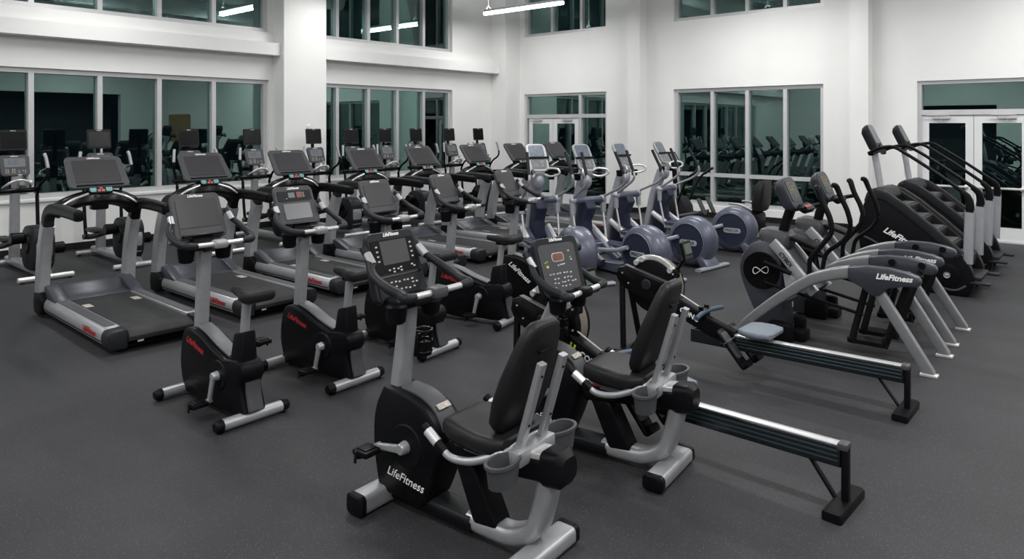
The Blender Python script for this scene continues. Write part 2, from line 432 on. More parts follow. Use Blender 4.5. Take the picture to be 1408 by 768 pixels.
# doors: frame with transom, two leaves, closers, push bars
def door_set(name, y0, y1, ztop, leaf0, leaf1, leaf_h, side=None):
    root = bpy.data.objects.new(name, None); COL.objects.link(root); struct(root)
    x = XB + 0.12; fw = 0.06
    b = B()
    b.box((x, (y0 + y1) / 2, ztop - fw / 2), (0.14, y1 - y0, fw))
    b.box((x, y0 + fw / 2, (ztop - fw) / 2), (0.14, fw, ztop - fw)); b.box((x, y1 - fw / 2, (ztop - fw) / 2), (0.14, fw, ztop - fw))
    b.box((x, (y0 + y1) / 2, leaf_h + 0.055), (0.136, y1 - y0 - 2 * fw, 0.09))
    if side is not None: b.box((x, side, (ztop - fw) / 2), (0.132, 0.08, ztop - fw))
    b.box((x, (y0 + y1) / 2, 0.008), (0.16, y1 - y0 - 2 * fw, 0.016))
    b.done('door_frame', 'frame_metal', root)
    ts = [y0 + fw, y1 - fw] if side is None else [y0 + fw, side - 0.04, side + 0.04, y1 - fw]
    for k in range(0, len(ts), 2):
        p = B(); p.box((x + 0.02, (ts[k] + ts[k + 1]) / 2, (leaf_h + 0.1 + ztop - fw) / 2), (0.012, ts[k + 1] - ts[k] + .01, ztop - fw - leaf_h - 0.1 + .01)); p.done('pane', 'glass', root)
    if side is not None:
        p = B(); p.box((x + 0.02, (y0 + fw + side - 0.04) / 2, leaf_h / 2), (0.012, side - 0.04 - y0 - fw + .01, leaf_h)); p.done('pane', 'glass', root)
    mid = (leaf0 + leaf1) / 2
    for a, c, sgn in ((leaf0, mid - 0.004, 1), (mid + 0.004, leaf1, -1)):
        st, tr, br = 0.115, 0.13, 0.23
        l = B()
        l.box((x - 0.02, (a + c) / 2, leaf_h - tr / 2), (0.045, c - a, tr)); l.box((x - 0.02, (a + c) / 2, 0.02 + br / 2), (0.045, c - a, br))
        for yy in (a + st / 2, c - st / 2): l.box((x - 0.02, yy, (0.02 + br + leaf_h - tr) / 2), (0.045, st, leaf_h - tr - br - 0.02))
        leaf = l.done('door_leaf', 'door_paint', root)
        p = B(); p.box((x - 0.02, (a + c) / 2, (0.02 + br + leaf_h - tr) / 2), (0.012, c - a - 2 * st + .01, leaf_h - tr - br)); p.done('glass_pane', 'glass', leaf)
        h = B(); h.box((x - 0.085, (a + c) / 2, 0.9), (0.035, c - a - 0.14, 0.035), bev=0.006)
        for yy in (a + 0.1, c - 0.1): h.box((x - 0.06, yy, 0.9), (0.07, 0.05, 0.07), bev=0.006)
        h.done('push_bar', 'bright_metal', leaf)
        k = B(); yc = (a + c) / 2 + sgn * -0.08
        k.box((x - 0.07, yc, leaf_h - 0.035), (0.055, 0.26, 0.055), bev=0.006)
        k.box((x - 0.11, yc + 0.05, leaf_h + 0.01), (0.02, 0.34, 0.014)); k.cyl((x - 0.09, yc, leaf_h - 0.11), (x - 0.09, yc, leaf_h + 0.02), 0.006)
        k.done('door_closer', 'frame_metal', leaf)
    return root
door_set('door_1', *D1, DZ, 10.18, 11.75, 2.13, side=10.12)
door_set('door_2', *D2, 2.73, 1.19, 2.755, 2.12)

# outside ground
b = B(); b.box((22, 6, -0.06), (15, 60, 0.1)); b.box((0, 20.5, -0.06), (29, 15, 0.1)); struct(b.done('exterior_ground', 'lawn'))

# small things on the walls
t = thing('smoke_strobe', 'small round white sensor with a vent slot high on the wide column', 'sensor', (7.93, YW - 0.4, 1.92))
b = B(); b.cyl((0, 0, 0), (0, -0.03, 0), 0.05, 0.042, 20, bev=0.006); b.done('housing', 'lamp_body', t)
b = B(); b.box((0, -0.028, -0.085), (0.07, 0.02, 0.018), bev=0.004); b.done('vent', 'grey_plastic', t)
t = thing('access_button', 'small green and white wall fitting left of the glass doors by the stair climbers', 'button', (XB + 0.004, 2.96, 1.13))
b = B(); b.box((-0.012, 0, 0), (0.024, 0.09, 0.12), bev=0.006); b.done('plate', 'lamp_body', t)
b = B(); b.cyl((-0.02, 0, 0.0), (-0.036, 0, 0.0), 0.03, 0.028, 16); b.done('push_button', 'key_green', t)

# ------------------------------------------------------------------ pendant lamps
def pendant(x, y, label, w=118):
    w = w * {10.34: 0.50, 5.3: 0.74, 0.2: 0.90, -4.8: 1.0}[y]
    t = thing('pendant_light', label, 'lamp', (x, y, 4.6), 0, 'linear pendant lamps')
    L = 2.3
    b = B(); b.box((0, 0, 0.05), (0.09, L, 0.06), bev=0.012); b.done('housing', 'lamp_body', t)
    b = B(); b.prism(curve2([(-0.045, 0.02), (-0.045, -0.03), (0, -0.055), (0.045, -0.03), (0.045, 0.02)], 3), -L / 2, L / 2, 'y'); b.done('diffuser', 'lamp_glow', t)
    for s in (-1, 1):
        b = B()
        b.cyl((0, s * (L / 2 - 0.12), 0.15), (0, s * (L / 2 - 0.12), ZC - 4.6), 0.006, seg=8)
        b.tube([(0, s * (L / 2 - 0.2), 0.08), (0, s * (L / 2 - 0.12), 0.16), (0, s * (L / 2 - 0.04), 0.08)], 0.005, 6, 1)
        b.done('suspension_wire', 'lamp_body', t)
    ld = bpy.data.lights.new('lamp_light', 'AREA'); ld.shape = 'RECTANGLE'; ld.size = 0.12; ld.size_y = L; ld.energy = w; ld.color = (1.0, 0.995, 0.98)
    lo = bpy.data.objects.new('lamp_light', ld); COL.objects.link(lo); lo.parent = t; lo.location = (0, 0, -0.07)
    ld2 = bpy.data.lights.new('lamp_uplight', 'AREA'); ld2.shape = 'RECTANGLE'; ld2.size = 0.08; ld2.size_y = L; ld2.energy = w * 0.4
    lo2 = bpy.data.objects.new('lamp_uplight', ld2); COL.objects.link(lo2); lo2.parent = t; lo2.location = (0, 0, 0.10); lo2.rotation_euler = (PI, 0, 0)
    return t
pendant(12.31, 10.34, 'lit white linear pendant lamp hanging by wires in the far corner')
for i, x in enumerate((8.2, 4.1, 0.0, -3.6)):
    pendant(x, 10.34, 'white linear pendant lamp, %s from the far corner along the left wall' % ('second', 'third', 'fourth', 'fifth')[i])
for i, x in enumerate((12.31, 8.2, 4.1, 0.0, -3.6)):
    pendant(x, 5.3, 'white linear pendant lamp in the middle row, %s from the back wall' % ('first', 'second', 'third', 'fourth', 'fifth')[i])
for i, x in enumerate((12.31, 8.2, 4.1, 0.0, -3.6)):
    pendant(x, 0.2, 'white linear pendant lamp in the row nearest the stair climbers, %s from the back wall' % ('first', 'second', 'third', 'fourth', 'fifth')[i])
for i, x in enumerate((10.2, 4.1, -2.0)):
    pendant(x, -4.8, 'white linear pendant lamp behind the camera, %s from the back wall' % ('first', 'second', 'third')[i])

wd = bpy.data.worlds.new('night'); SC.world = wd; wd.use_nodes = True
wd.node_tree.nodes['Background'].inputs[0].default_value = (0.02, 0.03, 0.045, 1)
wd.node_tree.nodes['Background'].inputs[1].default_value = 0.15

# ------------------------------------------------------------------ camera
f_px, hy, Hc, hd = 979.0, 173.0, 1.94, 40.83
cd = bpy.data.cameras.new('camera'); cam = bpy.data.objects.new('camera', cd); COL.objects.link(cam)
cam.location = (0, 0, Hc); cam.rotation_euler = (PI / 2, 0, math.radians(hd - 90))
cd.sensor_width = 36.0; cd.lens = 36.0 * f_px / 1408; cd.shift_y = -(384 - hy) / 1408.0; cd.clip_start = 0.05
SC.camera = cam
SC.view_settings.view_transform = 'Standard'; SC.view_settings.look = 'None'; SC.view_settings.gamma = 1.0; SC.view_settings.exposure = 0.0
# ================================================================== treadmill (user faces +y)
def make_treadmill(label, loc, rot):
    t = thing('treadmill', label, 'treadmill', loc, rot, 'treadmills in the long row')
    # chassis under the belt
    b = B(); b.box((0, -0.04, 0.10), (0.74, 1.82, 0.10), bev=0.01)
    for x in (-0.30, 0.30):
        for y in (-0.78, 0.80): b.cyl((x, y, 0.0), (x, y, 0.06), 0.035)
    b.done('deck', 'black_plastic', t)
    # belt wrapped over the rear roller
    b = B()
    pr = [(0.60, 0.19), (0.0, 0.19), (-0.6, 0.19), (-0.89, 0.187), (-0.96, 0.172), (-0.995, 0.14), (-0.985, 0.10), (-0.94, 0.085), (-0.80, 0.10), (0.60, 0.12)]
    b.prism(pr, -0.275, 0.275, 'x', bev=0.006)
    belt = b.done('running_belt', 'belt', t)
    for x in (-0.22, 0.22):
        s = B(); s.box((x, 0.22, 0.1905), (0.07, 0.14, 0.002)); s.done('sticker', 'sticker', belt)
    b = B(); b.box((0, -0.925, 0.075), (0.60, 0.05, 0.06), bev=0.01); apr = b.done('rear_apron', 'black_plastic', t)
    b = B(); b.box((-0.17, -0.952, 0.082), (0.05, 0.006, 0.016)); b.done('tag', 'logo_white', apr)
    for s in (-1, 1):
        # side rail: rounded aluminium profile
        prof = [(s * x, z) for x, z in [(0.285, 0.055), (0.40, 0.055), (0.432, 0.075), (0.44, 0.12), (0.435, 0.16), (0.415, 0.19), (0.39, 0.202), (0.285, 0.204)]]
        b = B(); b.prism(prof, -0.82, 0.86, 'y', bev=0.006); rail = b.done('side_rail', 'silver', t)
        g = B(); g.box((s * 0.4385, 0.03, 0.098), (0.006, 1.66, 0.007)); g.done('groove', 'black_plastic', rail)
        g = B(); g.loft([[(x * 1.0 + s * 0.345, y + 0.02, z) for x, y in rrect(0.09, 1.55, 0.03, 4)] for z in (0.2025, 0.2075)]); g.done('foot_strip', 'strip_grip', rail)
        Mx = FM((s * 0.443, -0.52, 0.142), (0, -s * -1 if False else (-1 if s < 0 else 1), 0), (0, 0, 1))
        text('logo', 'LifeFitness', 0.075, 'logo_red', Mx, rail, 0.3, 0.002)
        prof2 = [(s * x, z) for x, z in [(0.278, 0.04), (0.40, 0.04), (0.436, 0.065), (0.447, 0.12), (0.44, 0.17), (0.415, 0.198), (0.278, 0.208)]]
        b = B(); b.prism(prof2, -0.975, -0.815, 'y', bev=0.015); b.done('end_cap', 'dark_plastic', t)
        # boot and post
        b = B(); b.prism([(1.05, 0.03), (1.07, 0.13), (1.045, 0.25), (0.89, 0.265), (0.80, 0.19), (0.80, 0.05), (0.9, 0.02)], s * 0.345, s * 0.465, 'x', bev=0.018); b.done('post_boot', 'black_plastic', t)
        b = B(); P = [(s * 0.41, 0.965, 0.23), (s * 0.41, 0.945, 0.42), (s * 0.41, 0.90, 0.64), (s * 0.41, 0.84, 0.82), (s * 0.41, 0.78, 0.95)]
        b.sweep(catmull(P, 4), lambda k: rrect(0.105, 0.165 - 0.025 * k, 0.02, 3), up=(0, 1, 0)); post = b.done('post', 'silver', t)
        m = B(); m.cyl((s * 0.456, 0.90, 0.60), (s * 0.459, 0.90, 0.60), 0.028, seg=16); m.done('emblem', 'bright_metal', post)
        # handrail elbow and grip
        b = B(); P = [(s * 0.41, 0.795, 0.925), (s * 0.41, 0.765, 1.02), (s * 0.408, 0.70, 1.085), (s * 0.405, 0.56, 1.115), (s * 0.40, 0.25, 1.118), (s * 0.395, -0.10, 1.105)]
        def sec(k): return rrect(0.10 - 0.012 * k, 0.135 - 0.03 * k, 0.032, 4)
        P = catmull(P, 6); b.sweep(P, sec, up=(0, 1, 0.9)); gr = b.done('handrail', 'black_plastic' if s > 0 else 'dark_plastic', t)
        e = B(); e.box((s * 0.395, -0.108, 1.105), (0.075, 0.025, 0.088), bev=0.012); e.done('grip_end', 'black_plastic', gr)
    # motor cover
    b = B()
    pr = [(1.02, 0.05), (1.03, 0.22), (0.99, 0.285), (0.92, 0.305), (0.86, 0.30), (0.80, 0.265), (0.73, 0.228), (0.64, 0.208), (0.545, 0.203), (0.545, 0.05)]
    b.prism(pr, -0.30, 0.30, 'x', bev=0.008)
    mc = b.done('motor_cover', 'arc_slate', t)
    for s in (-1, 1):
        b = B(); pr2 = [(1.02, 0.05), (1.03, 0.24), (0.97, 0.315), (0.88, 0.318), (0.76, 0.29), (0.62, 0.235), (0.54, 0.206), (0.54, 0.05)]
        b.prism(pr2, s * 0.29, s * 0.41, 'x', bev=0.012); b.done('shoulder', 'arc_slate', mc)
    # crossbar arch between the posts
    P = [(-0.385, 0.70, 1.06), (-0.30, 0.66, 1.135), (-0.16, 0.63, 1.19), (0, 0.62, 1.205), (0.16, 0.63, 1.19), (0.30, 0.66, 1.135), (0.385, 0.70, 1.06)]
    b = B(); b.sweep(catmull(P, 5), lambda k: rrect(0.16, 0.115 + 0.03 * math.sin(PI * k), 0.03, 4), up=(0, 0.25, 1)); arch = b.done('crossbar', 'gloss_black', t)
    for s in (-1, 1):
        P = [(s * 0.36, 0.58, 1.13), (s * 0.25, 0.56, 1.20), (s * 0.11, 0.55, 1.252)]
        b = B(); b.tube(P, [0.011, 0.014, 0.011], 8, 5); b.done('trim_bar', 'bright_metal', arch)
    b = B(); b.box((0, 0.60, 1.16), (0.16, 0.12, 0.16), bev=0.02); b.done('pod', 'gloss_black', arch)
    M = FM((0, 0.545, 1.285), (1, 0, 0), (0, 0.55, 0.83))
    b = B(M); b.loft([[(x, y, z) for x, y in rrect(0.22, 0.075, 0.035, 5)] for z in (-0.03, 0.012)], bev=0.006); cp = b.done('control_pad', 'dark_plastic', t)
    keys(M, [(-0.075, 0.0), (0.075, 0.0)], (0.06, 0.055), 0.016, 'speed_key', 'key_teal', cp)
    keys(M, [(-0.018, -0.014), (0.018, -0.014), (0, 0.018)], (0.03, 0.024), 0.017, 'stop_key', 'key_red', cp)
    # console
    b = B(); b.prism([(0.62, 1.2), (0.70, 1.2), (0.76, 1.36), (0.70, 1.38)], -0.09, 0.09, 'x', bev=0.015); b.done('console_neck', 'black_plastic', t)
    M = FM((0, 0.668, 1.468), (1, 0, 0), (0, 0.30, 0.35))
    c = console_shell(M, 0.575, 0.535, 0.405, 0.075, 'console', 'grey_plastic', t, 0.05)
    panel(M, 0.43, 0.285, 0.012, 0.004, 'screen', 'screen', c, 0.0005, 0.42, 0.001, (0, 0.004))
    panel(M, 0.44, 0.012, 0.005, 0.018, 'media_ledge', 'dark_plastic', c, 0, None, 0.002, (0, -0.178))
    text('logo', 'LifeFitness', 0.030, 'logo_white', M @ Matrix.Translation((0, 0.172, 0.003)), c, 0.25, 0.0008)
    return t

TM_LAB = ['leftmost treadmill of the row, its deck and left handrail in full view',
          'second treadmill from the left, behind the upright bike with the blank screen',
          'third treadmill from the left, in front of the wide white column',
          'fourth treadmill from the left, at the left edge of the narrow far window',
          'fifth treadmill from the left, in front of the narrow far window',
          'sixth treadmill from the left, at the right edge of the narrow far window',
          'seventh treadmill from the left, dark screen beside the first blue elliptical',
          'rightmost treadmill of the row, mostly hidden by the blue ellipticals near the glass doors']
TM = [(2.76, 7.43, -1.2), (3.99, 7.58, 0), (5.20, 7.68, 0), (6.46, 7.74, 0), (7.64, 7.82, 0), (8.90, 7.86, 0), (10.06, 7.88, 0), (11.28, 7.9, 0)]
tm0 = make_treadmill(TM_LAB[0], (*TM[0][:2], 0), TM[0][2])
for (x, y, r), lab in list(zip(TM, TM_LAB))[1:]:
    dup(tm0, (x, y, 0), r, lab)
# ================================================================== handlebar shared by both bike kinds
def handlebar(t, hub, w, fwd, rise, hubmat='silver', drop=0.0):
    hx, hy_, hz = hub
    h = B(); h.box((0, hy_, hz), (0.10, 0.085, 0.06), bev=0.02)
    root = h.done('handlebar', hubmat, t)
    for s in (-1, 1):
        a = [(s * 0.04, hy_, hz), (s * 0.11, hy_ - 0.005, hz + 0.002), (s * 0.175, hy_ - 0.01, hz + 0.004)]
        b = B(); b.tube(a, 0.0165, 10, 4); b.done('sensor_tube', 'bright_metal', root)
        g = [(s * 0.165, hy_ - 0.012, hz + 0.004), (s * 0.225, hy_ - 0.012, hz + 0.008), (s * (w / 2 - 0.015), hy_ + 0.03, hz + 0.02), (s * w / 2, hy_ + 0.11, hz + 0.045),
             (s * (w / 2 - 0.01), hy_ + 0.11 + fwd * 0.45, hz + rise * 0.45), (s * (w / 2 - 0.05), hy_ + 0.11 + fwd * 0.75, hz + rise * 0.72), (s * (w / 2 - 0.06), hy_ + 0.11 + fwd, hz + rise)]
        b = B(); b.tube(g, [0.02, 0.027, 0.026, 0.024, 0.021, 0.02, 0.021], 12, 5); gr = b.done('grip', 'dark_plastic', root)
        q = g[-2]; q2 = g[-1]
        m = [(V(q) * (1 - k) + V(q2) * k) + V((s * -0.002, -0.006, 0)) for k in (-0.3, 0.55)]
        b = B(); b.cyl(m[0], m[1], 0.0222, seg=12); b.done('sensor_plate', 'silver', gr)
    return root

def crank_set(t, ax, r_arm, x_off, ang, cover_r=0.10):
    """cranks at +-x_off; ang = angle of the left (-x) arm in the yz plane, degrees from down, positive forward"""
    for s in (-1, 1):
        a = math.radians(ang if s < 0 else ang + 180)
        end = (s * (x_off + 0.01), ax[0] + r_arm * math.sin(a), ax[1] - r_arm * math.cos(a))
        b = B(); b.cyl((s * (x_off - 0.045), ax[0], ax[1]), (s * (x_off + 0.014), ax[0], ax[1]), 0.034, 0.028, 18, bev=0.005)
        b.sweep([(s * x_off, ax[0], ax[1]), ((s * (x_off + 0.005)), (ax[0] + end[1]) / 2, (ax[1] + end[2]) / 2), end], lambda k: rrect(0.042 - 0.012 * k, 0.024, 0.008, 3), up=(1, 0, 0))
        b.cyl((end[0] - s * 0.015, end[1], end[2]), (end[0] + s * 0.02, end[1], end[2]), 0.017, seg=14)
        cr = b.done('crank', 'silver', t)
        p = B(); c = (end[0] + s * 0.075, end[1], end[2]); p.box(c, (0.10, 0.105, 0.03), bev=0.009); p.box((c[0], c[1], c[2] + 0.017), (0.07, 0.07, 0.008), bev=0.003); pd = p.done('pedal', 'black_plastic', cr)
        st = B(); st.torus((c[0], c[1] + 0.02, c[2] + 0.01), (0, 1, 0.3), 0.052, 0.008, 14, 0, PI, ref=(1, 0, 0)); st.tube([(c[0] - s * -0.05, c[1] + .02, c[2]), (c[0] + s * 0.056, c[1] + .02, c[2] - 0.045)], 0.008, 6, 1); st.done('toe_strap', 'rubber', pd)

def stabilizer(t, y, L, r, z=None, cap='black_plastic', m='silver', flat=False):
    z = r + 0.008 if z is None else z
    b = B()
    if flat: b.sweep([(-L / 2 + 0.03, y, z), (L / 2 - 0.03, y, z)], rrect(0.115, 2 * r, 0.025, 4))
    else: b.cyl((-L / 2 + 0.05, y, z), (L / 2 - 0.05, y, z), r, seg=20)
    o = b.done('stabilizer', m, t)
    for s in (-1, 1):
        c = B()
        if flat: c.sweep([(s * (L / 2 - 0.035), y, z), (s * (L / 2 - 0.008), y, z), (s * L / 2, y, z)], lambda k: rrect(0.12 - 0.02 * (k > .9), 2 * r + 0.006 - 0.016 * (k > .9), 0.027, 4))
        else: c.cyl((s * (L / 2 - 0.055), y, z), (s * L / 2, y, z), r + 0.004, r - 0.004, 20, bev=0.006)
        c.cyl((s * (L / 2 - 0.04), y, 0), (s * (L / 2 - 0.04), y, z), 0.02, seg=12)
        c.done('end_cap', cap, o)
    return o

# ================================================================== upright bike (rider faces +y)
def make_upright(label, loc, rot, console, navy=False):
    t = thing('upright_bike', label, 'exercise bike', loc, rot, 'upright bikes')
    out = curve2([(0.235, 0.515), (0.33, 0.49), (0.375, 0.40), (0.395, 0.24), (0.36, 0.11), (0.285, 0.045)], 3) + \
          curve2([(0.05, 0.03), (-0.15, 0.05), (-0.31, 0.045)], 3) + [(-0.46, 0.06), (-0.475, 0.085)] + \
          curve2([(-0.43, 0.20), (-0.425, 0.255), (-0.46, 0.32), (-0.44, 0.385), (-0.38, 0.41)], 3) + curve2([(-0.24, 0.385), (-0.05, 0.435), (0.10, 0.49), (0.235, 0.515)], 3)[:-1]
    b = B()
    def ring(x, k): return [(x, (p[0] + 0.03) * k - 0.03, (p[1] - 0.26) * k + 0.26) for p in out]
    b.loft([ring(-0.088, 0.93), ring(-0.078, 0.985), ring(-0.062, 1.0), ring(0.062, 1.0), ring(0.078, 0.985), ring(0.088, 0.93)])
    house = b.done('housing', 'black_plastic', t)
    # silver hood over the top edge, grey tail over the rear leg
    top = catmull([(0, 0.20, 0.524), (0, 0.08, 0.497), (0, -0.08, 0.440), (0, -0.24, 0.398)], 5)
    b = B(); b.sweep(top, rrect(0.10, 0.022, 0.009, 3)); b.done('hood', 'dark_silver', house)
    b = B(); b.sweep(catmull([(0, -0.45, 0.27), (0, -0.458, 0.19), (0, -0.488, 0.09)], 5), rrect(0.105, 0.03, 0.012, 3), up=(0, 1, 0)); b.done('tail_cover', 'grey_plastic', house)
    for s in (-1, 1):
        b = B(); b.cyl((s * 0.082, -0.17, 0.27), (s * 0.097, -0.17, 0.27), 0.105, 0.098, 28, bev=0.004); b.done('crank_cover', 'black_plastic', house)
        Mx = FM((s * 0.0885, 0.16, 0.408), (0, s, -0.22 if s < 0 else 0.22), (0, 0.15, 1))
        if navy: Mx = FM((s * 0.0885, 0.10, 0.34), (0, s, 0.75 * s), (0, -s * 0.75 * s, 1))
        text('logo', 'LifeFitness', 0.058 if not navy else 0.075, 'logo_white' if navy else 'logo_red', Mx, house, 0.3, 0.0015)
    stabilizer(t, 0.40, 0.52, 0.036); stabilizer(t, -0.445, 0.52, 0.038)
    # front leg joining housing and front stabilizer
    b = B(); b.box((0, 0.36, 0.06), (0.11, 0.10, 0.07), bev=0.015); b.done('front_bracket', 'black_plastic', t)
    # post
    b = B(); b.sweep([(0, 0.245, 0.47), (0, 0.215, 0.80), (0, 0.195, 1.06)], rrect(0.088, 0.07, 0.018, 3), up=(0, 1, 0)); b.done('console_post', 'silver', t)
    b = B(); b.box((0, 0.20, 1.095), (0.30, 0.17, 0.06), bev=0.02); tr = b.done('tray', 'black_plastic', t)
    for s in (-1, 1):
        b = B(); b.cyl((s * 0.135, 0.19, 0.985), (s * 0.135, 0.19, 1.10), 0.05, 0.06, 18, bev=0.01); b.done('cup_holder', 'black_plastic', tr)
    handlebar(t, (0, -0.02, 1.125), 0.54, 0.20, 0.20)
    b = B(); b.sweep([(0, -0.005, 1.115), (0, 0.10, 1.095), (0, 0.2, 1.06)], rrect(0.07, 0.05, 0.015, 3)); b.done('bar_stem', 'dark_plastic', t)
    # seat tower, post, saddle
    b = B()
    rings = []
    for z, y, w, d in ((0.36, -0.335, 0.125, 0.155), (0.42, -0.338, 0.12, 0.15), (0.56, -0.345, 0.105, 0.125), (0.575, -0.346, 0.095, 0.115)):
        rings.append([(x, yy + y, z + 0.05 * (0 if z < 0.5 else 0) + (-yy * 0.25 if z > 0.5 else 0)) for x, yy in rrect(w, d, 0.025, 3)])
    b.loft(rings); b.done('seat_tower', 'black_plastic', t)
    dn = 0.20 if navy else 0.0          # saddle pushed down on the last bike
    b = B(); b.cyl((0, -0.342, 0.54), (0, -0.378, 0.80 - dn), 0.030, seg=18); b.done('seat_post', 'silver', t)
    b = B(); k = []
    for y, w, h, zc in ((-0.205, 0.03, 0.02, 0.838), (-0.215, 0.055, 0.045, 0.838), (-0.27, 0.068, 0.06, 0.834), (-0.34, 0.095, 0.07, 0.832), (-0.41, 0.17, 0.08, 0.832), (-0.47, 0.205, 0.088, 0.836), (-0.52, 0.22, 0.088, 0.84), (-0.555, 0.20, 0.07, 0.842), (-0.565, 0.17, 0.035, 0.842)):
        k.append([(x, y, z + zc - dn - (0.010 * math.cos(x / (w / 2) * PI / 2) if w > .1 and z > 0 else 0)) for x, z in rrect(w, h, min(w, h) * 0.45, 4)])
    b.loft(k); sd = b.done('saddle', 'vinyl', t)
    b = B(); b.box((0, -0.38, 0.795 - dn), (0.07, 0.12, 0.035), bev=0.01); b.done('saddle_clamp', 'black_plastic', sd)
    crank_set(t, (-0.17, 0.27), 0.17, 0.125, 12)
    # console
    b = B(); b.prism([(0.17, 1.10), (0.25, 1.08), (0.335, 1.20), (0.30, 1.24)], -0.08, 0.08, 'x', bev=0.015); b.done('console_neck', 'black_plastic', t)
    M = FM((0, 0.285, 1.295), (1, 0, 0), (0, 0.125, 0.30))
    c = console_shell(M, 0.385, 0.365, 0.335, 0.07, 'console', 'bezel', t, 0.04)
    if console == 'screen':
        panel(M, 0.305, 0.215, 0.010, 0.004, 'screen', 'screen', c, 0.0005, None, 0.001, (0, 0.02))
        panel(M, 0.31, 0.045, 0.008, 0.004, 'key_strip', 'grey_plastic', c, 0.0005, None, 0.001, (0, -0.115))
    else:
        panel(M, 0.315, 0.085, 0.010, 0.004, 'display_panel', 'dark_plastic', c, 0.0005, None, 0.001, (0, 0.085))
        d = panel(M, 0.06, 0.045, 0.006, 0.003, 'readout', 'screen_grey', c, 0.004, None, 0.001, (-0.03, 0.09))
        panel(M, 0.055, 0.05, 0.006, 0.003, 'led_readout', 'led_display', c, 0.004, None, 0.001, (0.045, 0.09))
        keys(M @ Matrix.Translation((0, 0, 0.004)), [(0.085, 0.075), (0.085, 0.09), (0.085, 0.105), (-0.08, 0.065)], (0.01, 0.008), 0.002, 'keypad', 'key_white', c)
        panel(M, 0.25, 0.13, 0.010, 0.005, 'screen', 'screen_grey', c, 0.0005, None, 0.001, (0, -0.045))
    panel(M, 0.30, 0.014, 0.005, 0.03, 'media_ledge', 'gloss_black', c, 0, None, 0.003, (0, -0.150))
    text('logo', 'LifeFitness', 0.027, 'logo_white', M @ Matrix.Translation((0, 0.148, 0.002)), c, 0.25, 0.0008)
    return t

ub0 = make_upright('upright exercise bike nearest the left treadmill, large blank screen, red lettering on its side', (2.41, 4.78, 0), 1, 'screen')
make_upright('upright exercise bike second from the left, small red readout above its screen', (3.235, 4.80, 0), 3, 'led')
dup(ub0, (4.13, 4.86, 0), 6, 'upright exercise bike third from the left, behind the handlebars of the nearest recumbent')
dup(ub0, (5.13, 5.00, 0), 13, 'upright exercise bike fourth from the left, turned side on, with silver crank showing')
make_upright('upright exercise bike furthest right, white lettering, half hidden behind a recumbent bike console', (6.06, 4.96, 0), 13, 'screen', True)

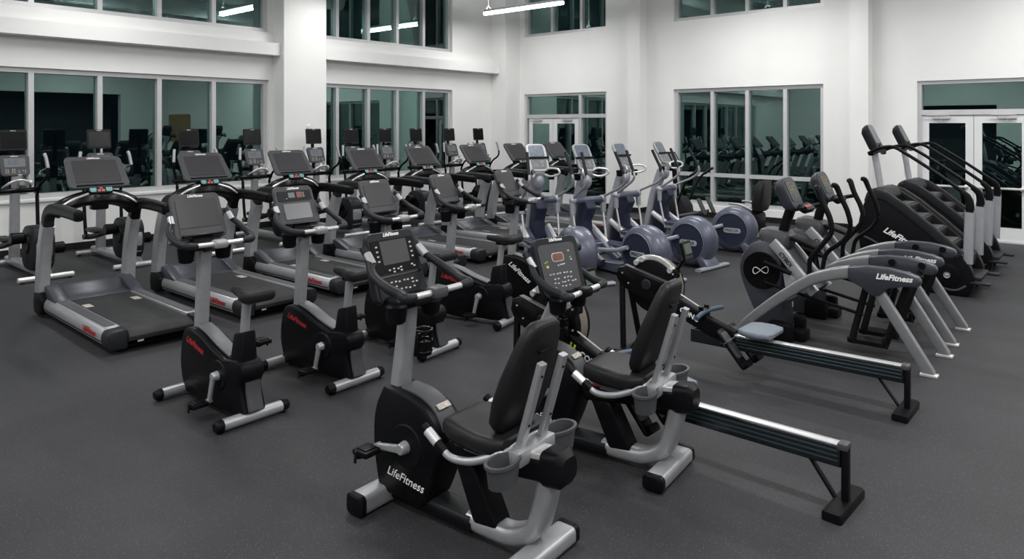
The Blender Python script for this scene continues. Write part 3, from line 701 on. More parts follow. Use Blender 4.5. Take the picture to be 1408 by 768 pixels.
# ================================================================== recumbent bike (rider faces +y)
def make_recumbent(label, loc, rot, console):
    t = thing('recumbent_bike', label, 'exercise bike', loc, rot, 'recumbent bikes')
    stabilizer(t, 0.45, 0.54, 0.048, flat=True); stabilizer(t, -0.50, 0.47, 0.04, flat=True)
    # housing
    out = curve2([(0.43, 0.605), (0.485, 0.50), (0.505, 0.39), (0.50, 0.25), (0.47, 0.10)], 3) + [(0.45, 0.065), (0.17, 0.065)] + \
          curve2([(0.125, 0.10), (0.08, 0.20), (0.035, 0.33), (0.03, 0.42), (0.075, 0.51), (0.17, 0.575), (0.29, 0.60), (0.43, 0.605)], 3)[:-1]
    b = B()
    def ring(x, k): return [(x, (p[0] - 0.27) * k + 0.27, (p[1] - 0.34) * k + 0.34) for p in out]
    b.loft([ring(-0.100, 0.92), ring(-0.088, 0.985), ring(-0.072, 1.0), ring(0.072, 1.0), ring(0.088, 0.985), ring(0.100, 0.92)])
    house = b.done('housing', 'black_plastic', t)
    hood = catmull([(0, 0.33, 0.607), (0, 0.20, 0.592), (0, 0.10, 0.542), (0, 0.04, 0.455)], 5)
    b = B(); b.sweep(hood, rrect(0.115, 0.02, 0.008, 3)); b.done('hood', 'grey_plastic', house)
    b = B(); b.sweep([(0, 0.108, 0.557), (0, 0.083, 0.538)], rrect(0.085, 0.006, 0.002, 2)); b.bm.transform(Matrix.Translation((0, -0.006, 0.012))); b.done('warning_sticker', 'sticker', house)
    for s in (-1, 1):
        b = B(); b.cyl((s * 0.094, 0.25, 0.345), (s * 0.106, 0.25, 0.345), 0.115, 0.108, 28, bev=0.004); b.done('crank_cover', 'black_plastic', house)
        Mx = FM((s * 0.101, 0.26, 0.18), (0, s, -0.10 * -s), (0, 0, 1))
        text('logo', 'LifeFitness', 0.062, 'logo_white', Mx, house, 0.3, 0.0)
    crank_set(t, (0.25, 0.345), 0.16, 0.135, 82 if console == 'screen' else 112)
    # base beam: black cover, then silver tube bending up to the seat rail
    b = B(); b.sweep([(0, 0.46, 0.055), (0, -0.14, 0.055)], rrect(0.13, 0.055, 0.015, 3)); b.done('base_beam', 'black_plastic', t)
    b = B(); b.sweep([(0, 0.16, 0.088), (0, -0.13, 0.088)], lambda k: rrect(0.135, 0.03 , 0.012, 3)); b.done('base_cover', 'dark_plastic', t)
    b = B(); P = catmull([(0, -0.10, 0.072), (0, -0.26, 0.072), (0, -0.37, 0.085), (0, -0.475, 0.15), (0, -0.52, 0.26), (0, -0.55, 0.385)], 5)
    b.sweep(P, rrect(0.12, 0.085, 0.035, 4), up=(0, 1, 0.2)); b.done('frame_tube', 'silver', t)
    b = B(); b.prism([(-0.015, 0.385), (-0.16, 0.345), (-0.29, 0.10), (-0.155, 0.085)], -0.062, 0.062, 'x', bev=0.014); b.done('seat_strut', 'black_plastic', t)
    # inclined seat rail
    rd = V((0, -0.992, 0.115)).normalized()
    def rp(s, up=0.0): return tuple(V((0, 0.03, 0.375)) + rd * s + V((0, 0.115, 0.992)) * up)
    b = B(); b.sweep([rp(0.0), rp(0.03), rp(0.62)], lambda k: rrect(0.11 if k < .1 else 0.135, 0.06 if k < .1 else 0.10, 0.02, 3)); rl = b.done('seat_rail', 'black_plastic', t)
    b = B(); b.sweep([rp(0.04, 0.058), rp(0.60, 0.058)], rrect(0.115, 0.035, 0.008, 3)); b.done('slide_track', 'bright_metal', rl)
    b = B(); b.sweep([rp(0.585, 0.008), rp(0.61, 0.008), rp(0.665, 0.008), rp(0.69, 0.006)], lambda k: rrect(0.15 - 0.04 * (k > .9), 0.15 - 0.05 * (k > .9), 0.035, 4)); b.done('rail_end_cap', 'black_plastic', rl)
    b = B(); b.box((0, -0.20, 0.455), (0.15, 0.20, 0.08), bev=0.012); b.done('seat_carriage', 'silver', t)
    b = B(); b.box((-0.075, -0.10, 0.455), (0.06, 0.05, 0.02), bev=0.004); b.done('adjust_lever', 'key_red', t)
    # seat pad
    b = B(); k = []
    for y, w, zt, zb in ((-0.015, 0.18, 0.555, 0.51), (-0.03, 0.27, 0.572, 0.485), (-0.08, 0.33, 0.585, 0.475), (-0.17, 0.37, 0.582, 0.475), (-0.27, 0.39, 0.576, 0.478), (-0.36, 0.38, 0.578, 0.485), (-0.41, 0.32, 0.575, 0.51), (-0.42, 0.25, 0.565, 0.53)):
        k.append([(x, y, (zt + zb) / 2 + z - (0.012 * (1 - (2 * x / w) ** 2) if z > 0 else 0)) for x, z in rrect(w, zt - zb, (zt - zb) * 0.42, 4)])
    b.loft(k); b.done('seat', 'vinyl', t)
    # backrest
    lo, hi = V((0, -0.345, 0.56)), V((0, -0.535, 1.08)); vv = (hi - lo).normalized(); nn = V((1, 0, 0)).cross(vv)
    b = B(); k = []
    for s, w, d in ((0.0, 0.18, 0.03), (0.015, 0.24, 0.055), (0.06, 0.32, 0.07), (0.16, 0.365, 0.078), (0.28, 0.355, 0.074), (0.40, 0.31, 0.064), (0.48, 0.27, 0.058), (0.525, 0.225, 0.052), (0.545, 0.17, 0.042), (0.552, 0.11, 0.025)):
        c = lo + vv * s
        k.append([tuple(c + V((1, 0, 0)) * x - nn * z + nn * (0.03 * (2 * x / max(w, .1)) ** 2 * -0.6)) for x, z in rrect(w, d, d * 0.42, 4)])
    b.loft(k); bk = b.done('backrest', 'vinyl', t)
    b = B()
    c0 = lo + vv * 0.43; b.sweep([c0 + nn * 0.036 + V((-0.05, 0, 0)), c0 + nn * 0.036 + V((0.05, 0, 0))], rrect(0.022, 0.012, 0.004, 2)); b.done('pull_handle', 'black_plastic', bk)
    for s in (-1, 1):
        b = B(); x = s * 0.082
        sg = 1 if nn.y < 0 else -1
        p0 = V((x, -0.435, 0.49)); p1 = V((x, -0.565, 0.92))
        b.sweep([p0, p1], rrect(0.045, 0.03, 0.006, 3), up=(0, 1, 0)); br = b.done('back_bar', 'silver', t)
        for q in (0.35, 0.88):
            d = B(); c = p0.lerp(p1, q); d.cyl(c + V((0, -0.014, -0.004)), c + V((0, -0.019, -0.006)), 0.006, seg=8); d.done('bolt', 'black_plastic', br)
    b = B(); b.box((0.0, -0.445, 0.495), (0.28, 0.085, 0.07), bev=0.012); b.done('back_bracket', 'silver', t)
    # side handles around the seat
    P = [(-0.225, -0.01, 0.545), (-0.225, -0.10, 0.49), (-0.222, -0.16, 0.455), (-0.205, -0.25, 0.455), (-0.18, -0.34, 0.485), (-0.14, -0.405, 0.52), (0, -0.415, 0.53), (0.14, -0.405, 0.52), (0.18, -0.34, 0.485), (0.205, -0.25, 0.455), (0.222, -0.16, 0.455), (0.225, -0.10, 0.49), (0.225, -0.01, 0.545)]
    b = B(); b.tube(P, 0.0175, 12, 5); sh = b.done('side_handle', 'silver', t)
    for s in (-1, 1):
        g = [V((s * 0.225, 0.005, 0.554)), V((s * 0.225, -0.10, 0.49)), V((s * 0.2235, -0.13, 0.472))]
        b = B(); b.tube(g, 0.0215, 12, 4); gr = b.done('grip', 'black_plastic', sh)
        b = B(); b.cyl(g[0].lerp(g[1], 0.25), g[0].lerp(g[1], 0.85), 0.0235, seg=12); b.done('sensor_plate', 'bright_metal', gr)
        # cup holder: open oval cup
        cx, cy, cz = (-0.205 if s < 0 else 0.215), -0.455, 0.505
        def ov(a, bb, z, off=0): return [(cx + s * off + a * math.cos(q) * (1.0), cy + (bb * (0.82 + 0.18 * math.cos(q * 1.0) * s)) * math.sin(q), z) for q in [2 * PI * i / 28 for i in range(28)]]
        b = B(); b.loft([ov(0.082, 0.058, cz - 0.085), ov(0.096, 0.066, cz), ov(0.106, 0.074, cz + 0.005), ov(0.106, 0.074, cz + 0.018), ov(0.090, 0.060, cz + 0.018), ov(0.086, 0.056, cz), ov(0.075, 0.048, cz - 0.075)])
        b.done('cup_holder', 'grey_plastic', t)
    # console post, bottle ring
    b = B(); b.sweep([(0, 0.40, 0.56), (0, 0.365, 0.80), (0, 0.335, 1.05)] if console == 'screen' else [(0, 0.38, 0.56), (0, 0.28, 0.76), (0, 0.19, 0.95)], lambda k: rrect(0.105 - 0.02 * k, 0.075, 0.02, 3), up=(0, 1, 0)); b.done('console_post', 'silver', t)
    b = B(); c = (0.10, 0.33 if console == 'screen' else 0.27, 0.76 if console == 'screen' else 0.68)
    for z in (0.0, 0.055, 0.11): b.torus((c[0], c[1], c[2] + z), (0, 0, 1), 0.045, 0.006, 20)
    b.cyl((c[0], c[1], c[2] - 0.02), (c[0], c[1], c[2] + 0.05), 0.044, 0.046, 18); b.box((0.055, c[1] + 0.01, c[2] + 0.04), (0.04, 0.05, 0.12), bev=0.008)
    for a in range(6): b.cyl((c[0] + 0.045 * math.cos(a), c[1] + 0.045 * math.sin(a), c[2]), (c[0] + 0.045 * math.cos(a), c[1] + 0.045 * math.sin(a), c[2] + 0.11), 0.005, seg=6)
    b.done('bottle_cage', 'gloss_black', t)
    b = B(); h0 = 0.0 if console == 'screen' else 0.13; y0 = 0.0 if console == 'screen' else -0.15
    b.sweep([(0, 0.14 + h0 * .6 + y0, 1.09 - h0), (0, 0.25 + y0, 1.06 - h0), (0, 0.35 + y0, 1.02 - h0)], rrect(0.07, 0.05, 0.015, 3)); b.done('bar_stem', 'dark_plastic', t)
    b = B(); b.box((0, 0.33 + y0, 1.045 - h0), (0.28, 0.14, 0.055), bev=0.02); tr = b.done('tray', 'black_plastic', t)
    for s in (-1, 1):
        b = B(); b.cyl((s * 0.12, 0.30 + y0, 0.955 - h0), (s * 0.12, 0.30 + y0, 1.05 - h0), 0.048, 0.056, 18, bev=0.01); b.done('cup_holder', 'black_plastic', tr)
    # console
    low = 0.0 if console == 'screen' else 0.13
    M = FM((0, 0.425 - low * 1.7, 1.215 - low), (1, 0, 0) if console == 'screen' else (1, -0.28, 0), (0, 0.105, 0.31))
    if console == 'screen':
        handlebar(t, (0, 0.135, 1.115), 0.47, 0.24, 0.20, 'grey_plastic')
        c = console_shell(M, 0.36, 0.325, 0.36, 0.085, 'console', 'dark_plastic', t, 0.035)
        panel(M, 0.30, 0.175, 0.008, 0.004, 'display_panel', 'black_plastic', c, 0.0005, None, 0.001, (0, 0.05))
        panel(M, 0.185, 0.125, 0.006, 0.003, 'screen', 'screen', c, 0.004, None, 0.001, (0.0, 0.068))
        panel(M, 0.315, 0.012, 0.003, 0.003, 'divider', 'gloss_black', c, 0.0005, None, 0.001, (0, -0.052))
        panel(M, 0.31, 0.105, 0.012, 0.004, 'key_panel', 'dark_plastic', c, 0.0005, None, 0.001, (0, -0.115))
        R = random.Random(3)
        sp = [(-0.10 + 0.03 * i + R.uniform(-.004, .004), -0.085 - 0.022 * j + R.uniform(-.003, .003)) for i in range(8) for j in range(3) if R.random() < .75]
        sp += [(-0.06, -0.022), (-0.03, -0.018), (-0.03, -0.034), (0.0, -0.022), (0.02, -0.016), (0.02, -0.032), (0.10, -0.012), (0.115, -0.022)]
        sp += [(s * 0.118, 0.03 + 0.025 * i) for s in (-1, 1) for i in range(4)]
        keys(M @ Matrix.Translation((0, 0, 0.0045)), sp, (0.014, 0.008), 0.0015, 'keypad', 'key_white', c)
    else:
        c = console_shell(M, 0.35, 0.36, 0.36, 0.085, 'console', 'dark_plastic', t, 0.045)
        panel(M, 0.285, 0.30, 0.03, 0.004, 'display_panel', 'grey_plastic', c, 0.0005, 0.30, 0.001, (-0.008, -0.012))
        panel(M, 0.10, 0.055, 0.02, 0.003, 'readout_rim', 'key_white', c, 0.004, None, 0.001, (-0.012, 0.055))
        panel(M, 0.09, 0.046, 0.017, 0.004, 'led_readout', 'led_display', c, 0.004, None, 0.001, (-0.012, 0.055))
        R = random.Random(5)
        sp = [(-0.10 + 0.028 * i + R.uniform(-.004, .004), -0.045 - 0.026 * j + R.uniform(-.003, .003)) for i in range(8) for j in range(4) if R.random() < .72]
        sp += [(0.0, 0.008), (0.015, 0.008), (0.03, 0.01), (-0.02, 0.005), (0.085, 0.085), (0.095, 0.03)]
        keys(M @ Matrix.Translation((0, 0, 0.0045)), sp, (0.015, 0.008), 0.0015, 'keypad', 'key_white', c)
        keys(M @ Matrix.Translation((0, 0, 0.0045)), [(-0.108, 0.005)], (0.018, 0.016), 0.0015, 'start_key', 'key_yellow', c)
        keys(M @ Matrix.Translation((0, 0, 0.0045)), [(-0.105, 0.035), (-0.12, 0.03), (0.09, 0.045)], (0.012, 0.010), 0.0015, 'level_keys', 'key_green', c)
        handlebar(t, (0, 0.04, 0.95), 0.46, 0.20, 0.22, 'black_plastic')
    text('logo', 'LifeFitness', 0.026, 'logo_white', M @ Matrix.Translation((0, 0.162, 0.002)), c, 0.25, 0.0008)
    return t

make_recumbent('recumbent exercise bike nearest the camera, with wide screen console and both cup holders showing', (2.45, 2.47, 0), 3, 'screen')
make_recumbent('recumbent exercise bike behind the front one, its dark console showing a red readout', (3.51, 2.42, 0), 6, 'led')
# ================================================================== rowing machine (rail runs along y, flywheel at +y, rail end at y=0)
def make_rower(label, loc, rot, seat_y):
    t = thing('rowing_machine', label, 'rowing machine', loc, rot, 'rowing machines')
    zr = lambda y: 0.322 - 0.022 * (y / 1.5)            # rail top, falls slightly towards the flywheel
    b = B(); b.loft([[(x, y, zr(y) - 0.058 + z) for x, z in rrect(0.062, 0.112, 0.012, 3)] for y in (0.0, 1.55)]); rail = b.done('rail', 'rail_dark', t)
    b = B(); b.loft([[(x, y, zr(y) + z) for x, z in rrect(0.064, 0.010, 0.004, 2)] for y in (0.01, 1.45)]); b.done('rail_top', 'bright_metal', rail)
    for dz in (0.03, 0.055, 0.08):
        b = B(); b.loft([[(-0.032 + x, y, zr(y) - dz + z) for x, z in rrect(0.006, 0.010, 0.002, 2)] for y in (0.01, 1.3)]); b.done('rail_rib', 'rail_ribs', rail)
    b = B(); b.box((0, -0.012, zr(0) - 0.004), (0.072, 0.05, 0.036), bev=0.008); b.done('end_stop', 'grey_plastic', rail)
    # rear leg
    b = B(); b.box((0, -0.02, 0.165), (0.045, 0.035, 0.30), bev=0.006); b.done('rear_leg', 'black_plastic', t)
    b = B(); b.sweep([(0, 0.155, zr(.15) - 0.112), (0, 0.03, 0.04)], rrect(0.036, 0.014, 0.004, 2), up=(0, 1, 0)); b.done('brace', 'black_plastic', t)
    b = B(); b.loft([[(x, -0.01 + y, z) for x, y in rrect(0.37, w, 0.015, 3)] for z, w in ((0.0, 0.095), (0.012, 0.10), (0.035, 0.10), (0.045, 0.085))]); b.done('rear_foot', 'black_plastic', t)
    # seat on its carriage
    b = B(); k = []
    for y, w, h in ((-0.125, 0.22, 0.025), (-0.115, 0.30, 0.045), (-0.04, 0.35, 0.052), (0.06, 0.34, 0.052), (0.12, 0.28, 0.045), (0.14, 0.18, 0.025)):
        k.append([(x, seat_y + y, zr(seat_y) + 0.065 + z - (0.012 * math.cos(min(1, abs(2 * x / w)) * PI / 2) if z > 0 else 0) - (0.012 if abs(x) < .03 and y < -.05 else 0)) for x, z in rrect(w, h, h * 0.45, 5)])
    b.loft(k); st = b.done('seat', 'seat_blue', t)
    b = B(); b.box((0, seat_y, zr(seat_y) + 0.028), (0.11, 0.16, 0.045), bev=0.008); b.done('seat_carriage', 'grey_plastic', st)
    # main beam: rises from the foot stretcher to the flywheel housing
    b = B(); b.loft([[(x, y, zc + z) for x, z in rrect(0.075, h, 0.014, 3)] for y, zc, h in ((1.18, 0.275, 0.12), (1.38, 0.33, 0.14), (1.82, 0.505, 0.16))]); beam = b.done('main_beam', 'black_plastic', t)
    Mx = FM((-0.0395, 1.705, 0.462), (0, -1, -0.385), (0, -0.385, 1)); text('logo', 'LI', 0.068, 'logo_green', Mx, beam, 0.0, 0.004)
    Mx = FM((-0.0395, 1.56, 0.404), (0, -1, -0.385), (0, -0.385, 1)); text('logo', 'CONC', 0.058, 'logo_white', Mx, beam, 0.0, 0.0015)
    n_before = set(t.children)
    # flywheel housing box
    b = B(); bx = [(1.78, 0.44), (1.78, 0.66), (2.20, 0.76), (2.27, 0.74), (2.285, 0.66), (2.24, 0.585), (1.86, 0.44)]
    b.prism(bx, -0.075, -0.02, 'x', bev=0.01); hb = b.done('side_cover', 'gloss_black', t)
    for p in ((2.22, 0.70), (1.83, 0.50), (2.16, 0.62)):
        q = B(); q.cyl((-0.075, *p), (-0.081, *p), 0.007, seg=8); q.done('bolt', 'bright_metal', hb)
    b = B(); b.sweep([(-0.05, 1.80, 0.672), (-0.05, 2.20, 0.769)], rrect(0.05, 0.008, 0.003, 2)); b.done('edge_strip', 'grey_plastic', hb)
    # flywheel cage
    c = (1.965, 0.61)
    b = B(); b.lathe((-0.02, c[0], c[1]), (1, 0, 0), [(0, 0.02), (0, 0.20), (0.008, 0.225), (0.02, 0.232), (0.15, 0.232), (0.165, 0.222), (0.17, 0.19), (0.172, 0.02)], 44); fl = b.done('flywheel_cage', 'black_plastic', t)
    b = B(); b.lathe((0.03, c[0], c[1]), (1, 0, 0), [(0, 0.2335), (0.075, 0.2335), (0.075, 0.23), (0, 0.23), (0, 0.2335)], 44); b.done('vent_mesh', 'mesh_tan', fl)
    b = B(); b.cyl((-0.085, c[0] + 0.02, c[1] + 0.02), (-0.02, c[0] + 0.02, c[1] + 0.02), 0.045, 0.05, 18, bev=0.006); b.done('hub_knob', 'dark_plastic', fl)
    b = B(); P = [(-0.005, c[0] + 0.242 * math.cos(a), c[1] + 0.242 * math.sin(a)) for a in [math.radians(45 + 8 * i) for i in range(13)]]
    b.sweep(P, rrect(0.045, 0.018, 0.006, 2), up=(1, 0, 0)); b.done('chrome_band', 'bright_metal', fl)
    for a in (52, 68, 138):
        q = B(); a = math.radians(a); q.cyl((-0.04, c[0] + 0.235 * math.cos(a), c[1] + 0.235 * math.sin(a)), (0.03, c[0] + 0.235 * math.cos(a), c[1] + 0.235 * math.sin(a)), 0.022, seg=14); q.done('roller', 'bright_metal', fl)
    # rear upright of the cage carrying the monitor
    b = B(); b.box((0.03, 1.775, 0.60), (0.10, 0.05, 0.36), bev=0.01); up = b.done('monitor_bracket', 'gloss_black', t)
    for z in (0.48, 0.60, 0.74):
        q = B(); q.cyl((-0.02, 1.765, z), (-0.028, 1.765, z), 0.008, seg=8); q.done('bolt', 'bright_metal', up)
    b = B(); b.sweep([(0.05, 1.82, 0.70), (0.05, 1.74, 0.80), (0.05, 1.68, 0.88)], rrect(0.04, 0.028, 0.008, 2), up=(0, 1, 1)); arm = b.done('monitor_arm', 'gloss_black', t)
    M = FM((0.05, 1.665, 0.935), (1, 0, 0), (0, 0.25, 1))
    m = console_shell(M, 0.155, 0.15, 0.165, 0.04, 'monitor', 'gloss_black', t, 0.015)
    panel(M, 0.115, 0.085, 0.006, 0.003, 'lcd', 'lcd_green', m, 0.0005, None, 0.001, (0, 0.018))
    keys(M, [(-0.05 + 0.025 * i, -0.05) for i in range(5)], (0.016, 0.014), 0.003, 'keypad', 'grey_plastic', m)
    # front legs
    for s in (-1, 1):
        b = B(); b.sweep([(s * 0.05, 2.24, 0.62), (s * 0.14, 2.17, 0.035)], rrect(0.045, 0.03, 0.006, 3), up=(1, 0, 0)); b.done('front_leg', 'black_plastic', t)
        b = B(); b.sweep([(s * 0.04, 1.86, 0.42), (s * 0.10, 2.11, 0.035)], rrect(0.04, 0.028, 0.006, 3), up=(1, 0, 0)); b.done('front_leg', 'black_plastic', t)
    b = B(); b.box((0, 2.14, 0.03), (0.58, 0.085, 0.05), bev=0.012); ff = b.done('front_foot', 'black_plastic', t)
    for s in (-1, 1):
        q = B(); q.cyl((s * 0.24, 2.19, 0.035), (s * 0.275, 2.19, 0.035), 0.033, seg=16); q.done('wheel', 'dark_plastic', ff)
    for ch in set(t.children) - n_before:
        if ch.name.split('.')[0] in ('front_leg', 'front_foot'): ch.location = (0, -0.05, 0)
        else: ch.location = (0, -0.05, -0.03)
    # chain, handle and its cradle
    b = B(); b.cyl((0.0, 1.77, 0.60), (0.0, 1.44, 0.452), 0.006, seg=8); b.done('chain', 'bright_metal', t)
    b = B(); P = [(-0.235, 1.40, 0.44), (-0.12, 1.415, 0.448), (0, 1.42, 0.45), (0.12, 1.415, 0.448), (0.235, 1.40, 0.44)]
    b.tube(P, [0.017, 0.019, 0.014, 0.019, 0.017], 12, 5); h = b.done('handle', 'handle_blue', t)
    b = B(); b.box((0, 1.432, 0.452), (0.12, 0.04, 0.035), bev=0.01); b.done('handle_clamp', 'gloss_black', h)
    b = B(); b.box((0, 1.44, 0.42), (0.10, 0.05, 0.06), bev=0.01)
    for s in (-1, 1): b.cyl((s * 0.05, 1.45, 0.45), (s * 0.05, 1.45, 0.49), 0.018, 0.022, 10)
    b.done('handle_cradle', 'gloss_black', t)
    # foot stretchers
    for s in (-1, 1):
        M = FM((s * 0.105, 1.17, 0.215), (1, 0, 0), (0, 0.62, 0.72))
        b = B(M); b.loft([[(x, y, z) for x, y in rrect(0.115, 0.34, 0.03, 4)] for z in (0.0, 0.022)], bev=0.005)
        b.loft([[(x, y - 0.145, z) for x, y in rrect(0.10, 0.05, 0.02, 3)] for z in (0.022, 0.06)])
        fp = b.done('footplate', 'black_plastic', t)
        b = B(M); b.loft([[(x, y + 0.03, z) for x, y in rrect(0.095, 0.22, 0.02, 4)] for z in (0.022, 0.030)]); b.done('foot_pad', 'grey_plastic', fp)
        P = [M @ V((-0.06, 0.06, 0.01)), M @ V((-0.045, 0.06, 0.06)), M @ V((0.0, 0.06, 0.075)), M @ V((0.045, 0.06, 0.06)), M @ V((0.06, 0.06, 0.01))]
        b = B(); b.sweep(catmull(P, 4), rrect(0.03, 0.006, 0.002, 2), up=tuple(M.to_3x3() @ V((0, 1, 0)))); b.done('foot_strap', 'dark_silver', fp)
    b = B(); b.sweep([(-0.13, 1.21, 0.25), (0.13, 1.21, 0.25)], oval(0.012, 0.012, 10)); b.done('stretcher_axle', 'bright_metal', t)
    return t
mat('rail_ribs', (0.05, 0.075, 0.085), 0.15, 0.4, noise=0.1, nscale=6)
make_rower('rowing machine whose rail ends closest to the camera, front part behind the recumbent bikes', (3.84, 1.10, 0), -2, 1.0)
make_rower('rowing machine with its slate blue seat in view beside the curved-arm trainers', (5.37, 1.14, 0), 0, 0.98)
mat('arc_silver', (0.25, 0.255, 0.265), 0.32, 0.5, noise=0.05, nscale=14)
# ================================================================== arc trainer (user faces +y)
def make_arc(label, loc, rot):
    t = thing('arc_trainer', label, 'cross trainer', loc, rot, 'arc trainers')
    # y origin = world 2.0
    # central teardrop housing
    out = curve2([(0.60, 0.18), (0.72, 0.44), (0.765, 0.62), (0.71, 0.79), (0.59, 0.875), (0.46, 0.875), (0.38, 0.80), (0.355, 0.62), (0.37, 0.40), (0.34, 0.16)], 4) + [(0.32, 0.02), (0.60, 0.02)]
    b = B()
    def ring(x, k): return [(x, (p[0] - 0.55) * k + 0.55, (p[1] - 0.5) * k + 0.5 if p[1] > .03 else p[1]) for p in out]
    b.loft([ring(-0.135, 0.93), ring(-0.12, 0.985), ring(-0.095, 1.0), ring(0.095, 1.0), ring(0.12, 0.985), ring(0.135, 0.93)])
    house = b.done('housing', 'arc_slate', t)
    for s in (-1, 1):
        b = B(); b.lathe((s * 0.125, 0.55, 0.612), (s, 0, 0), [(0, 0.16), (0.016, 0.172), (0.024, 0.165), (0.026, 0.02)], 36); dc = b.done('crank_disc', 'gloss_black', house)
        # looped emblem
        P = []
        for i in range(25):
            a = 2 * PI * i / 24; P.append((s * 0.153, 0.55 - s * -0.072 * math.cos(a) * (1 if s < 0 else 1), 0.615 + 0.040 * math.sin(2 * a) * 0.75 + 0.012 * math.cos(a)))
        b = B(); b.sweep(P, rrect(0.005, 0.014, 0.002, 2), up=(1, 0, 0)); b.done('emblem', 'logo_white', dc)
        # crank rod from the disc down to the pedal linkage
        b = B(); b.cyl((s * 0.15, 0.50, 0.52), (s * 0.195, 0.50, 0.52), 0.022, seg=14); b.tube([(s * 0.19, 0.50, 0.52), (s * 0.19, 0.10, 0.445), (s * 0.18, -0.33, 0.365)], 0.014, 10, 2); b.done('link_rod', 'black_plastic', t)
        b = B(); b.cyl((s * 0.14, 0.50, 0.70), (s * 0.20, 0.50, 0.70), 0.02, seg=14); b.tube([(s * 0.19, 0.50, 0.70), (s * 0.20, 0.36, 0.665), (s * 0.20, 0.26, 0.63)], [0.02, 0.024, 0.02], 10, 3); b.done('rocker_arm', 'black_plastic', t)
        # long sweeping arm: floor -> arch -> tip
        x = s * 0.31
        P = catmull([(x, 0.70, 0.035), (x, 0.60, 0.17), (x, 0.42, 0.34), (x, 0.25, 0.48), (x, 0.05, 0.625), (x, -0.13, 0.70), (x, -0.27, 0.735)], 5)
        b = B(); b.sweep(P, lambda k: rrect(0.075, 0.08 + 0.025 * k, 0.018, 3), up=(0, 0.3, 1)); arm = b.done('arch_arm', 'arc_silver', t)
        Q = [(-0.255, 0.675), (-0.255, 0.775), (-0.40, 0.802), (-0.56, 0.802), (-0.70, 0.782), (-0.765, 0.762), (-0.785, 0.735), (-0.785, 0.70), (-0.765, 0.682), (-0.66, 0.672), (-0.56, 0.642), (-0.50, 0.585), (-0.46, 0.565), (-0.42, 0.575), (-0.36, 0.625)]
        b = B(); b.prism(Q, x - 0.048, x + 0.048, 'x', bev=0.02); tip = b.done('arm_cover', 'arc_slate', t)
        Mx = FM((x + s * 0.0495, -0.60, 0.735), (0, s, 0.02), (0, 0, 1)); text('logo', 'LifeFitness', 0.062, 'logo_white', Mx, tip, 0.3, 0.002)
        for q in (-0.45, -0.68):
            k = B(); k.cyl((x - s * 0.045, q, 0.755), (x - s * 0.075, q, 0.755), 0.028, seg=14); k.done('pivot_bolt', 'black_plastic', tip)
        # rear leg and foot
        b = B(); b.sweep([(x, -0.47, 0.62), (x, -0.845, 0.02)], rrect(0.055, 0.085, 0.012, 3), up=(0, 1, 0.5)); lg = b.done('rear_leg', 'arc_silver', t)
        b = B(); b.box((x, -0.84, 0.012), (0.075, 0.125, 0.024), bev=0.006); b.done('foot_pad', 'bright_metal', lg)
        # hanging pedal frame: two hangers and a plate
        xi = s * 0.17
        for (y0, z0, y1, z1) in ((-0.36, 0.63, -0.235, 0.115), (-0.66, 0.66, -0.49, 0.12)):
            b = B(); b.tube([(xi, y0, z0), (xi, y1, z1)], 0.028, 12, 1); b.done('pedal_hanger', 'rubber', t)
            b = B(); b.cyl((xi - s * 0.02, y0, z0 + 0.005), (x, y0, z0 + 0.03), 0.024, seg=12); b.done('hanger_pivot', 'black_plastic', t)
        b = B(); b.loft([[(xi - s * 0.0 + xx, -0.365 + yy, z) for xx, yy in rrect(0.15, 0.30, 0.03, 4)] for z in (0.13, 0.15, 0.165)]); pl = b.done('pedal', 'black_plastic', t)
        b = B(); b.box((xi, -0.50, 0.185), (0.13, 0.03, 0.06), bev=0.01); b.done('heel_lip', 'rubber', pl)
        # moving handle
        P = [(s * 0.22, 0.10, 0.56), (s * 0.24, 0.085, 0.70), (s * 0.25, 0.07, 0.80), (s * 0.255, -0.03, 0.93), (s * 0.255, -0.10, 1.04), (s * 0.25, -0.085, 1.16), (s * 0.245, -0.02, 1.30), (s * 0.235, 0.015, 1.40), (s * 0.20, 0.04, 1.405)] if s < 0 else \
            [(s * 0.22, 0.13, 0.50), (s * 0.24, 0.12, 0.66), (s * 0.25, 0.085, 0.78), (s * 0.255, -0.05, 0.90), (s * 0.255, -0.11, 1.02), (s * 0.25, -0.09, 1.16), (s * 0.245, -0.03, 1.30), (s * 0.235, 0.005, 1.39), (s * 0.21, 0.03, 1.40)]
        b = B(); b.tube(P, [0.02, 0.02, 0.02, 0.021, 0.022, 0.023, 0.024, 0.026, 0.022], 12, 5); b.done('moving_handle', 'black_plastic', t)
    # sloping spine panel with lettering, both edges bright
    b = B(); b.sweep(catmull([(0, 0.44, 0.875), (0, 0.33, 0.76), (0, 0.20, 0.61), (0, 0.06, 0.50)], 5), lambda k: rrect(0.30 - 0.02 * k, 0.05, 0.015, 3)); sp = b.done('spine', 'dark_plastic', t)
    for s in (-1, 1):
        b = B(); b.sweep(catmull([(s * 0.15, 0.44, 0.885), (s * 0.155, 0.33, 0.775), (s * 0.16, 0.20, 0.62), (s * 0.18, 0.06, 0.48)], 5), rrect(0.045, 0.10, 0.015, 3)); sd = b.done('spine_edge', 'silver', t)
        b = B(); b.prism([(0.34, 0.62), (0.16, 0.60), (0.08, 0.50), (0.30, 0.38)], s * 0.15, s * 0.175, 'x', bev=0.006); b.done('spine_gusset', 'silver', t)
        Mx = FM((s * 0.174, 0.31, 0.745), (0, s, 1.05 * s), (0, -1.05 * s * s * s if s > 0 else 1.05, 1) ) if False else FM((s * 0.1785, 0.315, 0.745), (0, -1, -1.08) if s < 0 else (0, 1, 1.08), (0, -1.08, 1))
        text('logo', 'CYBEX', 0.05, 'black_plastic', Mx, sd, 0.2, 0.002)
    # top hood, console post and console
    b = B(); rings = []
